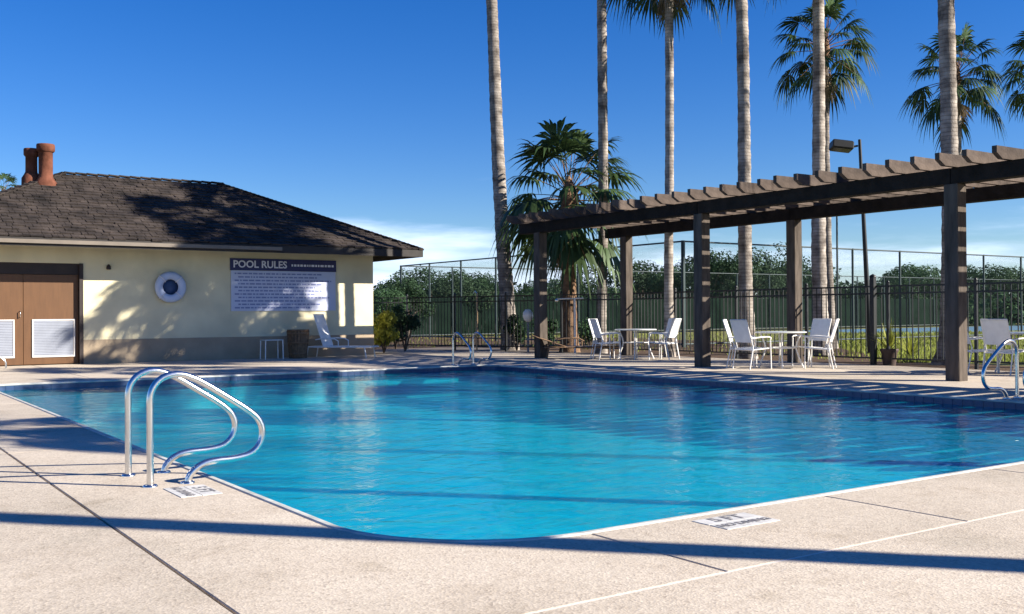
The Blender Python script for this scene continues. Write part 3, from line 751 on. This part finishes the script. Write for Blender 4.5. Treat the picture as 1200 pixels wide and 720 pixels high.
def palm(x, y, h, r0, r1, label, lean=(0, 0), crown='fan', nf=28, scale=0.95, boots=False, dead=4, flare=1.45, wind=0.0):
    global palm_n
    palm_n += 1; rnd = random.Random(100 + palm_n)
    r0 *= 0.9; r1 *= 0.9
    T = empty('palm_tree', (x, y, -0.05), label=label, cat='palm tree', group='palm trees around the pool')
    # trunk
    nR = int(h / 0.16); seg = 14; vs_ = []; fs_ = []
    ph = rnd.uniform(0, 6)
    for i in range(nR + 1):
        t = i / nR; z = t * h
        r = r0 + (r1 - r0) * min(1, t * 1.2) ** 0.8 + r0 * (flare - 1) * math.exp(-z / 0.38)
        r *= 1 + (0.045 if i % 2 else -0.02) + 0.05 * mnoise.noise(Vector((x, y, z * 0.9)))
        cx = lean[0] * z + 0.06 * math.sin(z * 0.35 + ph) * min(1, z / 3); cy = lean[1] * z + 0.06 * math.cos(z * 0.3 + ph) * min(1, z / 3)
        for k in range(seg):
            a = 2 * math.pi * k / seg; q = r * (1 + 0.07 * mnoise.noise(Vector((math.cos(a) * 2.2 + x, math.sin(a) * 2.2, z * 2.3))))
            if boots: q *= 1 + 0.16 * ((k + i) % 2)
            vs_.append((cx + q * math.cos(a), cy + q * math.sin(a), z))
    for i in range(nR):
        for k in range(seg):
            j = (k + 1) % seg; fs_.append((i * seg + k, i * seg + j, (i + 1) * seg + j, (i + 1) * seg + k))
    fs_.append(tuple(nR * seg + k for k in range(seg)))
    MB().add(vs_, fs_, 0, True).build('trunk', M['trunk_brown'] if boots else M['trunk'], T)
    cx, cy = lean[0] * h + 0.06 * math.sin(h * 0.35 + ph), lean[1] * h + 0.06 * math.cos(h * 0.3 + ph)
    # crown heart: a shaggy bulb of leaf bases
    cb = MB().lathe([(r1 * 1.02, -0.5), (r1 * 1.25, -0.3), (r1 * 1.35, 0.0), (r1 * 1.0, 0.25), (r1 * 0.4, 0.5), (0.01, 0.62)], seg=12, jit=0.12)
    C = cb.build('crown', M['trunk_brown'], T); C.location = (cx, cy, h); C.scale = (scale,) * 3
    ga = 2.39996
    for i in range(nf):
        lv = max(0, min(7, int(8 * max(0.0, (i + rnd.uniform(-0.5, 0.5)) / nf) ** 0.9)))
        a = i * ga + rnd.uniform(-0.2, 0.2)
        s = rnd.uniform(0.85, 1.12)
        place('frond', FR[crown, lv], C, (0.08 * math.cos(a), 0.08 * math.sin(a), 0.35 - 0.09 * lv), (wind * rnd.uniform(0.5, 1.0), rnd.uniform(-0.1, 0.1), a), (s, s, s))
    for i in range(dead):
        a = rnd.uniform(0, 6.28); s = rnd.uniform(0.7, 1.05)
        place('frond', FR[crown, 'dead'][i % 2], C, (0.06 * math.cos(a), 0.06 * math.sin(a), -0.2 - 0.05 * (i % 4)), (0, 0, a), (s, s, s))
    return T
def lean_for(px0, y_ref, dpx, d, dz):   # sideways lean as metres per metre along the image plane
    k = dpx * d / 1200 / dz
    return (0.826 * k, -0.564 * k)
def pp(px, d, h, r0, r1, label, dpx_per_m=0.0, **k):
    x, y = P(px, d)
    return palm(x, y, h, r0, r1, label, lean=(0.826 * dpx_per_m, -0.564 * dpx_per_m), **k)
pp(597, 33.5, 14.2, 0.29, 0.20, 'tall leaning palm trunk with dark shaded base, leftmost of the tall palms', -0.048, flare=1.3)
pp(703, 30.5, 13.8, 0.17, 0.155, 'slim straight palm in front of the short bushy palm', 0.012, dead=4)
pp(784, 27.5, 10.85, 0.14, 0.125, 'thin palm whose green crown just reaches the top edge of the photo', 0.0, nf=32, wind=0.14)
pp(876, 26.7, 11.3, 0.21, 0.165, 'tall palm rising right behind the white chairs of the right table set', -0.016)
pp(962, 28.5, 12.2, 0.24, 0.165, 'tall palm in front of a second thinner trunk, lit on its right side', -0.006)
pp(973, 33.5, 9.85, 0.19, 0.12, 'palm with a full dark crown beside the floodlight', -0.012, nf=32, wind=0.17)
pp(1111, 22.9, 11.6, 0.21, 0.19, 'thickest palm, right behind the big near pergola post', 0.0, flare=2.1)
pp(1122, 34.5, 9.05, 0.16, 0.12, 'palm with its crown spreading either side of the thick near trunk', 0.0, nf=32, wind=0.14)
pp(1232, 34.5, 9.3, 0.16, 0.12, 'palm at the right frame edge, only crown tips in view', 0.0, nf=32, wind=0.14)
pp(667, 31.5, 4.8, 0.24, 0.22, 'short bushy palm with brown trunk and big fronds by the pergola left end', 0.0, crown='big', nf=42, wind=0.15, boots=True, dead=9, scale=1.08)
pp(3, 75, 10.2, 0.16, 0.12, 'distant little palm crown peeking over the roof at far left', 0.0, nf=22, dead=3)
# palms outside the frame whose shadows fall on deck, water and wall
for (x, y, h, r_, lab) in ((13.4, -6.75, 12.6, 0.155, 'palm whose trunk shadow crosses the foreground deck'),
                       (13.9, -1.35, 9.6, 0.13, 'palm shading the left deck from beyond the right frame'),
                       (18.6, 4.6, 9.4, 0.14, 'palm behind the pergola beyond the right frame'),
                       (21.6, 6.4, 11.5, 0.15, 'palm beyond the right frame outside the fence, shading the far deck'),
                       (22.9, 10.1, 12.4, 0.15, 'palm beyond the right frame shading the wall by the ring buoy'),
                       (23.9, 11.3, 12.2, 0.15, 'palm beyond the right frame shading the rules sign'),
                       (25.1, 10.6, 12.0, 0.15, 'palm beyond the right frame shading the lower wall'),
                       (25.0, 10.0, 15.8, 0.15, 'very tall palm beyond the right frame shading the roof')):
    palm(x, y, h, r_ * 1.2, r_, lab, nf=38, dead=10, crown='big', scale=0.85)

# ------------------------------------------------------------------ broadleaf trees and shrubs
def leafy(mb, n, lobes, ls, rnd, mi=0):
    tot = sum(l[3] ** 2 for l in lobes)
    for (lx, ly, lz, lr, sq) in lobes:
        for _ in range(int(n * lr * lr / tot)):
            u = Vector((rnd.gauss(0, 1), rnd.gauss(0, 1), rnd.gauss(0, 1))).normalized()
            rad = lr * (rnd.uniform(0.35, 1.0) ** 0.45) * (1 + 0.35 * mnoise.noise(u * 2.1 + Vector((lx, ly, lz))))
            p = Vector((lx, ly, lz)) + Vector((u.x * rad, u.y * rad, u.z * rad * sq))
            s = ls * rnd.uniform(0.6, 1.4)
            nrm = (u * 0.8 + Vector((rnd.uniform(-1, 1), rnd.uniform(-1, 1), rnd.uniform(-0.3, 1)))).normalized()
            a = nrm.orthogonal().normalized(); a.rotate(Matrix.Rotation(rnd.uniform(0, 6.28), 3, nrm)); b = nrm.cross(a)
            mb.add([p - a * s, p - b * s * 0.5, p + a * s + nrm * s * 0.2, p + b * s * 0.5], [(0, 1, 2, 3)], mi)
def tree_meshes(seed, h, wd, n=4200, mat_='leaf', ls=0.125):
    rnd = random.Random(seed); tr = MB(); cr = MB()
    th = h * 0.42
    tr.tube([(0, 0, -0.1), (0.05, 0, th * 0.5), (0.0, 0.05, th)], [0.2, 0.15, 0.12], 7)
    lobes = []
    for i in range(9):
        a = i * 2.4 + rnd.uniform(-0.4, 0.4); rr = wd * rnd.uniform(0.15, 0.36); z = h * rnd.uniform(0.32, 0.84)
        r = wd * rnd.uniform(0.17, 0.27)
        if i == 0: rr = 0; z = h * 0.86
        lobes.append((rr * math.cos(a), rr * math.sin(a), z, r, rnd.uniform(0.7, 1.0)))
        tr.tube([(0, 0.03, th * 0.8), (rr * 0.5 * math.cos(a), rr * 0.5 * math.sin(a), (th + z) * 0.5), (rr * math.cos(a), rr * math.sin(a), z)], [0.09, 0.06, 0.02], 5)
    leafy(cr, n, lobes, ls, rnd)
    return tr.mesh('trunk', M['bark']), cr.mesh('crown', M[mat_])
TV = [tree_meshes(1, 6.0, 6.5), tree_meshes(2, 5.2, 7.0, mat_='leaf_b'), tree_meshes(3, 7.0, 5.5), tree_meshes(4, 5.6, 6.0, mat_='leaf_b')]
rt = random.Random(21)
def tree(x, y, v, s, label, group='broadleaf trees beyond the court', lift=0):
    T = empty('broadleaf_tree', (x, y, -0.05), rt.uniform(0, 6.28), label=label, cat='tree', group=group)
    T.scale = (s * rt.uniform(0.9, 1.15), s * rt.uniform(0.9, 1.15), s)
    place('trunk', TV[v][0], T); place('crown', TV[v][1], T)
looks = ['round green tree in the belt of trees beyond the court', 'broad grey green tree in the belt of trees beyond the court',
         'taller narrow green tree in the belt of trees beyond the court', 'low grey green tree in the belt of trees beyond the court']
tops = {430: 318, 500: 322, 560: 328, 620: 330, 700: 322, 770: 318, 840: 300, 880: 305, 920: 298, 960: 305, 1000: 325, 1040: 320, 1100: 315, 1150: 322, 1200: 325, 1300: 318}
tk = sorted(tops)
def top_at(px):
    for a, b in zip(tk, tk[1:]):
        if a <= px <= b: return tops[a] + (tops[b] - tops[a]) * (px - a) / (b - a)
    return 320
names_ = []
def where(q):
    for lim, t in ((470, 'beyond the shrubs right of the pool house'), (520, 'beyond the fence corner'), (560, 'beyond the tan pole'), (605, 'beyond the leaning palm trunk'), (650, 'beyond the left pergola post'),
                   (700, 'beyond the short bushy palm'), (745, 'beyond the left table set'), (800, 'beyond the thin crowned palm'), (850, 'beyond the middle pergola post'), (905, 'beyond the white right table chairs'),
                   (950, 'beyond the right rear pergola post'), (1000, 'beyond the twin palm trunks'), (1060, 'beyond the floodlight pole'), (1110, 'beyond the potted plant'), (1160, 'right of the big pergola post'),
                   (1215, 'beyond the right edge table'), (1258, 'close outside the right frame edge'), (1300, 'a little outside the right frame edge')):
        if q < lim: return t
    return 'well outside the right frame edge'
px = 400
while px < 1330:
    for row, dd in ((0, 84), (1, 100)):
        d = dd + rt.uniform(-4, 4); q = px + rt.uniform(-12, 12) + row * 22
        x, y = P(q, d); v = rt.randrange(4)
        want = 0.85 + (366 - top_at(q) - rt.uniform(-20, 17)) * d / 1200
        s = want / (6.0, 5.2, 7.0, 5.6)[v]
        names_.append(q); tree(x, y, v, max(0.55, s), looks[v].replace('in the belt of trees beyond the court', where(q) + (', front row' if row == 0 else ', behind the front row')))
    px += 44
# understory mass so that no gap opens to the horizon
us = MB(); ru = random.Random(8)
lob = []
for i in range(70):
    x, y = P(380 + i * 14 + ru.uniform(-5, 5), 80 + ru.uniform(-3, 24)); lob.append((x, y, ru.uniform(0.6, 1.7), ru.uniform(1.4, 2.4), 0.8))
leafy(us, 16000, lob, 0.24, ru); o = us.build('undergrowth', M['leaf']); tag(o, 'dense green undergrowth at the foot of the distant trees', 'undergrowth', kind='stuff')
# far wood towards the horizon
us = MB(); lob = []
for i in range(150):
    x, y = P(-700 + i * 20, 190 + ru.uniform(-12, 12)); lob.append((x, y, ru.uniform(1.5, 3.6), ru.uniform(3.5, 5.5), 0.75))
leafy(us, 24000, lob, 0.7, ru); o = us.build('far_wood', M['leaf_b']); tag(o, 'far belt of woodland along the horizon', 'woodland', kind='stuff')

# trees right of the pool house
for (q, d, v, s, lab) in ((448, 42, 0, 0.38, 'small dark tree just right of the pool house corner'), (478, 47, 2, 0.40, 'narrow small tree behind the fence corner, right of the pool house'), (505, 60, 1, 0.66, 'small bushy tree seen through the fence gate'), (540, 56, 3, 0.6, 'small grey green tree left of the leaning palm')):
    x, y = P(q, d); tree(x, y, v, s, lab, 'small trees near the fence corner')
def shrub(x, y, h, wd, n, m_, label, ls=0.06, name='shrub', group=None):
    rnd = random.Random(int(x * 100)); T = empty(name, (x, y, -0.04), label=label, cat='shrub', group=group)
    st = MB(); cr = MB(); lobes = []
    for i in range(7):
        a = i * 2.4; rr = wd * 0.3 * rnd.uniform(0.2, 1.1); z = h * rnd.uniform(0.3, 0.85)
        lobes.append((rr * math.cos(a), rr * math.sin(a), z, wd * 0.24, 0.9)); st.tube([(0, 0, 0), (rr * math.cos(a), rr * math.sin(a), z)], [0.02, 0.008], 5)
    leafy(cr, n, lobes, ls, rnd); st.build('stems', M['bark'], T); cr.build('foliage', m_, T)
x, y = P(449, 31.5); shrub(x, y, 1.45, 1.15, 1500, M['leaf_y'], 'bright yellow green leafy shrub against the pool house corner')
x, y = P(474, 32.8); shrub(x, y, 1.6, 0.9, 900, M['leaf_b'], 'pale grey green shrub between the yellow shrub and the fence')
x, y = P(463, 34.6); shrub(x, y, 1.9, 0.8, 900, M['leaf'], 'tall dark green shrub behind the yellow one')
for (q, d, h, wd, lab) in ((605, 33.0, 1.3, 0.8, 'dark shrub at the foot of the leaning palm'), (640, 33.5, 1.1, 0.9, 'dark shrub left of the short palm'), (690, 34, 1.0, 1.0, 'low shrub right of the short palm')):
    x, y = P(q, d); shrub(x, y, h, wd, 700, M['leaf'], lab)

def spiky(x, y, h, n, label, pot=True):
    T = empty('potted_plant' if pot else 'flax_plant', (x, y, -0.03), label=label, cat='plant')
    z0 = 0.0
    if pot:
        MB().lathe([(0.13, 0), (0.17, 0.28), (0.20, 0.34), (0.20, 0.38), (0.17, 0.38), (0.16, 0.33), (0.0, 0.33)], seg=14).build('pot', M['pot'], T); z0 = 0.33
    rnd = random.Random(int(x * 77)); m_ = MB()
    for i in range(n):
        a = rnd.uniform(0, 6.28); e_ = rnd.uniform(0.6, 1.45); Lg = h * rnd.uniform(0.7, 1.1); w_ = 0.022
        q = Vector((-math.sin(a), math.cos(a), 0)); vs_ = []
        for t in (0, 0.35, 0.7, 1.0):
            c = Vector((math.cos(a) * math.cos(e_) * Lg * t, math.sin(a) * math.cos(e_) * Lg * t, z0 + math.sin(e_) * Lg * t - 0.3 * Lg * t ** 3 * math.cos(e_)))
            ww = w_ * (1 - t * 0.95); vs_ += [c - q * ww, c + q * ww]
        m_.add(vs_, [(0, 1, 3, 2), (2, 3, 5, 4), (4, 5, 7, 6)], 0, True)
    m_.build('foliage', M['leaf_y'], T)
x, y = P(1041, 22.7); spiky(x, y, 0.75, 60, 'potted spiky yellow green plant by the fence right of the thick post')
x, y = P(1066, 27.5); spiky(x, y, 0.8, 50, 'spiky yellow green plant in the grass beyond the fence', False)

# grass blades beyond the fence
gr = MB(); rg = random.Random(4)
for i in range(26000):
    q = rg.uniform(480, 1260); d = 24 + 34 * rg.random() ** 1.4; x, y = P(q, d)
    if (x < 21.0 and not (y > 32)) or (y > 15 + (x - 21) * 1.0 and rg.random() < 0.8): continue
    h_ = rg.uniform(0.05, 0.16); a = rg.uniform(0, 6.28); w_ = 0.014 + 0.0004 * d; ca, sa = math.cos(a), math.sin(a)
    gr.add([(x - ca * w_, y - sa * w_, -0.055), (x + ca * w_, y + sa * w_, -0.055), (x + rg.uniform(-0.06, 0.06), y + rg.uniform(-0.06, 0.06), -0.055 + h_)], [(0, 1, 2)])
tag(gr.build('grass', M['grass']), 'short yellow green grass beyond the picket fence', 'grass', kind='stuff')

# ------------------------------------------------------------------ floodlight and poles
x, y = P(1019, 29.0)
fp = empty('floodlight_pole', (x, y, -0.05), label='dark floodlight pole with a box lamp at its top, above the pergola', cat='lamp post')
kx, ky = 0.826 * -0.042, -0.564 * -0.042
MB().tube([(0, 0, 0), (kx * 3, ky * 3, 3), (kx * 6.1, ky * 6.1, 6.1)], [0.085, 0.065, 0.045], 10).build('pole', M['iron'], fp)
hd = MB(); hd.box(-0.30, 0.30, -0.20, 0.20, -0.12, 0.12, bev=0.03)
hd = hd.build('lamp_head', M['iron'], fp); hd.location = (kx * 6.0 - 0.826 * 0.52, ky * 6.0 + 0.564 * 0.52, 5.92); hd.rotation_euler = (R(-10), R(7), R(-34.3))
MB().box(-0.26, 0.26, -0.16, 0.16, -0.13, -0.118).build('lens', M['lens'], hd)
MB().tube([(0.28, 0, 0.0), (0.46, 0, 0.06)], 0.03, 8).build('bracket', M['iron'], hd)
x, y = P(981, 37)
tp = empty('light_pole', (x, y, -0.05), label='thin dark pole rising beyond the fence right of the twin palm trunks', cat='pole')
MB().tube([(0, 0, 0), (0, 0, 5.1)], [0.045, 0.03], 8).build('pole', M['court_post'], tp); MB().lathe([(0.0, 5.1), (0.06, 5.1), (0.06, 5.16), (0.0, 5.2)], seg=8).build('finial', M['court_post'], tp)

# ------------------------------------------------------------------ patio furniture
def make_chair(Wm=None, Sm=None):
    Wm = Wm or M['white_metal']; Sm = Sm or M['sling']
    T = empty('patio_chair', (0, 0, 0), label='white sling patio chair', cat='chair', group='white patio chairs round the tables')
    w2 = 0.27; t = 0.0135
    for s in (-1, 1):
        MB().tube([(0.27, s * w2, 0.0), (0.25, s * w2, 0.62)], t, 8).build('leg', Wm, T)
        MB().tube([(-0.30, s * w2, 0.0), (-0.22, s * w2, 0.40), (-0.21, s * w2, 0.50)], t, 8).build('leg', Wm, T)
        MB().tube(smooth_path([(0.25, s * w2, 0.60), (0.27, s * w2, 0.66), (0.1, s * w2, 0.67), (-0.26, s * w2, 0.64)], 1), t * 1.15, 8).build('armrest', Wm, T)
    fr = MB()
    for s in (-1, 1): fr.tube([(0.26, s * 0.25, 0.43), (-0.18, s * 0.25, 0.40), (-0.27, s * 0.25, 0.70), (-0.37, s * 0.25, 1.02)], t, 8)
    fr.tube([(0.26, -0.27, 0.43), (0.26, 0.27, 0.43)], t, 8); fr.tube([(-0.37, -0.25, 1.02), (-0.37, 0.25, 1.02)], t, 8); fr.tube([(-0.2, -0.27, 0.40), (-0.2, 0.27, 0.40)], t, 8)
    fr.build('frame', Wm, T)
    st = MB(); n_ = 6
    def strip(pts, name):
        m_ = MB(); vs_ = []
        for (x, z, sag) in pts:
            for yy, f in ((-0.245, 0), (-0.12, 1), (0, 1.2), (0.12, 1), (0.245, 0)): vs_.append((x, yy, z - sag * f))
        k = len(pts); fs_ = [(i * 5 + j, i * 5 + j + 1, i * 5 + j + 6, i * 5 + j + 5) for i in range(k - 1) for j in range(4)]
        m_.add(vs_, fs_, 0, True); o2_ = [(v[0] - 0.006, v[1], v[2] - 0.008) for v in vs_]
        m_.add(o2_, [tuple(reversed(f)) for f in fs_], 0, True)
        m_.build(name, Sm, T)
    strip([(0.26, 0.435, 0), (0.12, 0.425, 0.015), (-0.04, 0.412, 0.018), (-0.17, 0.41, 0.008)], 'seat')
    strip([(-0.225, 0.56, 0.0), (-0.25, 0.65, 0.0), (-0.29, 0.80, 0.0), (-0.36, 1.01, 0.0)], 'backrest')
    return T
chair0 = make_chair(); first_chair = [True]
def put_chair(x, y, rz, label):
    o = chair0 if first_chair[0] else copy_tree(chair0); first_chair[0] = False
    o.location = (x, y, 0); o.rotation_euler = (0, 0, rz); o['label'] = label
def make_table(x, y, label):
    T = empty('patio_table', (x, y, 0), label=label, cat='table', group='round white patio tables')
    MB().lathe([(0.0, 0.735), (0.52, 0.735), (0.54, 0.745), (0.54, 0.757), (0.52, 0.765), (0.0, 0.765)], seg=32).build('table_top', M['glass_top'], T)
    for i in range(4):
        a = R(45 + 90 * i); c, s = math.cos(a), math.sin(a)
        MB().tube(smooth_path([(0.46 * c, 0.46 * s, 0.0), (0.36 * c, 0.36 * s, 0.25), (0.30 * c, 0.30 * s, 0.45), (0.42 * c, 0.42 * s, 0.735)], 1), 0.017, 8).build('leg', M['white_metal'], T)
    rg_ = MB(); rg_.tube([(0.31 * math.cos(R(k * 20)), 0.31 * math.sin(R(k * 20)), 0.42) for k in range(19)], 0.012, 6); rg_.build('ring_stretcher', M['white_metal'], T)
def table_set(px, d, angs, who, rad=0.80):
    x, y = P(px, d); make_table(x, y, 'round white patio table ' + who[0])
    for a, lb in zip(angs, who[1:]):
        a = R(a); put_chair(x + rad * math.cos(a), y + rad * math.sin(a), a + math.pi + R(random.uniform(-12, 12)), lb)
# camera-left in plan is direction 145.7 deg, camera-away is 55.7 deg
table_set(744, 26.3, (125, 165, 290, 345), ('between the slim palm and the middle pergola post', 'white sling chair, farther left one of the table set behind the left-middle pergola posts', 'white sling chair nearest the short brown palm, its lit back to the left table',
          'white sling chair right of the left table, nearer the pool', 'white sling chair right of the left table, behind its neighbour'))
table_set(914, 21.8, (135, 175, 300, 350), ('behind the middle pergola post, right of the thin gate line', 'white sling chair with shaded back in front of the tall palm', 'white sling chair left of the right table, nearer the pool',
          'white sling chair right of the right table, nearer the pool', 'white sling chair right of the right table in front of the twin trunks'))
table_set(1195, 19.6, (140, 190, 300), ('at the right frame edge behind the steel grab rail', 'white sling chair left of the table at the right frame edge, farther from the pool', 'white sling chair beside the big pergola post at the right frame edge', 'white sling chair beyond the table at the right frame edge'))

def make_lounger(loc, rz, sl_mat, back_deg, label):
    T = empty('sun_lounger', loc, rz, label=label, cat='sun lounger')
    Wm = M['white_metal'] if sl_mat == 'sling' else M['wicker']; w2 = 0.33; fr = MB()
    for s in (-1, 1): fr.tube([(1.35, s * w2, 0.30), (-0.15, s * w2, 0.30), (-0.55, s * w2, 0.30)], 0.018, 8)
    fr.tube([(1.35, -w2, 0.30), (1.35, w2, 0.30)], 0.018, 8); fr.tube([(-0.55, -w2, 0.30), (-0.55, w2, 0.30)], 0.018, 8); fr.build('frame', Wm, T)
    for x in (1.2, -0.45):
        for s in (-1, 1): MB().tube([(x + (0.05 if x > 0 else -0.05), s * w2, 0), (x, s * w2, 0.30)], 0.018, 8).build('leg', Wm, T)
    for s in (-1, 1): MB().tube(smooth_path([(0.45, s * (w2 + 0.02), 0.30), (0.45, s * (w2 + 0.02), 0.52), (0.0, s * (w2 + 0.02), 0.54), (-0.22, s * (w2 + 0.02), 0.5)], 1), 0.016, 8).build('armrest', Wm, T)
    m_ = MB(); m_.box(0.0, 1.33, -w2 + 0.02, w2 - 0.02, 0.305, 0.322); m_.build('seat', M[sl_mat], T)
    a = R(back_deg); bx, bz = -math.cos(a), math.sin(a); Lb = 0.92
    nx, nz = -bz * 0.012, -bx * 0.012
    b = MB(); p0 = (0.0, 0.315); p1 = (Lb * bx, 0.315 + Lb * bz)
    b.add([(p0[0], -w2 + 0.02, p0[1]), (p0[0], w2 - 0.02, p0[1]), (p1[0], w2 - 0.02, p1[1]), (p1[0], -w2 + 0.02, p1[1]),
           (p0[0] + nx, -w2 + 0.02, p0[1] - 0.01), (p0[0] + nx, w2 - 0.02, p0[1] - 0.01), (p1[0] + nx, w2 - 0.02, p1[1] - 0.01), (p1[0] + nx, -w2 + 0.02, p1[1] - 0.01)],
          [(0, 1, 2, 3), (7, 6, 5, 4), (0, 4, 5, 1), (1, 5, 6, 2), (2, 6, 7, 3), (3, 7, 4, 0)]); b.build('backrest', M[sl_mat], T)
    bf = MB()
    for s in (-1, 1): bf.tube([(p0[0], s * (w2 - 0.01), p0[1]), (p1[0], s * (w2 - 0.01), p1[1])], 0.014, 8)
    bf.tube([(p1[0], -w2, p1[1]), (p1[0], w2, p1[1])], 0.014, 8); bf.build('back_frame', Wm, T)
make_lounger((11.75, 26.25, 0), R(-48), 'sling', 72, 'white sun lounger with raised back against the cream wall beside the brown bin')
make_lounger((*P(662, 26.8), 0), R(-34), 'grey_sling', 18, 'low brown sun lounger in shade at the left end of the pergola')
# side table and bin
x0, y0 = 10.18, 26.4
stb = empty('side_table', (x0, y0, 0), label='small white side table in front of the wall, left of the brown bin', cat='side table')
MB().box(-0.26, 0.26, -0.2, 0.2, 0.50, 0.525, bev=0.006).build('table_top', M['glass_top'], stb)
for i in (-1, 1):
    for j in (-1, 1): MB().tube([(i * 0.25, j * 0.19, 0), (i * 0.24, j * 0.18, 0.50)], 0.016, 8).build('leg', M['white_metal'], stb)
bn = empty('bin', (10.95, 26.45, 0), label='brown slatted round bin between the side table and the white lounger', cat='bin')
MB().lathe([(0.0, 0.02), (0.19, 0.02), (0.255, 0.74), (0.235, 0.74), (0.18, 0.05)], seg=20).build('liner', M['door_dark'], bn)
for k in range(20):
    a = 2 * math.pi * k / 20; c, s = math.cos(a), math.sin(a)
    MB().bar((0.205 * c, 0.205 * s, 0.0), (0.272 * c, 0.272 * s, 0.75), 0.07, 0.018).build('slat', M['wicker'], bn).rotation_euler = (0, 0, 0)
for z in (0.12, 0.42, 0.68): MB().lathe([(0.222 + 0.09 * z, z - 0.02), (0.24 + 0.09 * z, z - 0.02), (0.244 + 0.09 * z, z + 0.02), (0.224 + 0.09 * z, z + 0.02)], seg=24).build('hoop', M['wicker'], bn)
MB().lathe([(0.24, 0.745), (0.30, 0.75), (0.30, 0.785), (0.23, 0.785), (0.24, 0.745)], seg=24).build('rim', M['wicker'], bn)

# pole, globe lamp, pipe stand along the fence
x, y = P(558, 33.2); tpz = empty('skimmer_pole', (x, y, 0), label='tan upright pole standing against the fence above the pool corner', cat='pole')
MB().tube([(0, 0, -0.05), (0.02, 0, 1.85)], 0.028, 8).build('pole', M['tanpole'], tpz); MB().tube([(0.02, 0, 1.84), (0.02, 0.12, 1.92), (0.02, 0.2, 1.84)], 0.014, 6).build('hook', M['steel'], tpz)
x, y = P(618, 32.0); gl = empty('globe_lamp', (x, y, 0), label='small pale globe lamp on a short post beside the left pergola post', cat='lamp')
MB().tube([(0, 0, -0.05), (0, 0, 0.95)], 0.035, 8).build('lamp_post', M['vent_metal'], gl)
MB().lathe([(0.06, 0.92), (0.13, 0.98), (0.17, 1.10), (0.15, 1.22), (0.08, 1.30), (0.0, 1.32)], seg=14).build('globe', M['white_metal'], gl)
x, y = P(673, 30.2); sw = empty('shower_stand', (x, y, 0), label='white pipe shower stand with a crossbar in front of the short palm trunk', cat='shower stand')
MB().tube([(0, 0, -0.05), (0, 0, 1.6)], 0.03, 8).build('riser', M['white_metal'], sw)
MB().tube([(-0.45, 0.3, 1.6), (0.22, -0.15, 1.62)], 0.022, 8).build('crossbar', M['white_metal'], sw)
MB().lathe([(0.0, 1.52), (0.07, 1.53), (0.03, 1.6)], (-0.44, 0.29, 0), 10).build('shower_head', M['steel'], sw)
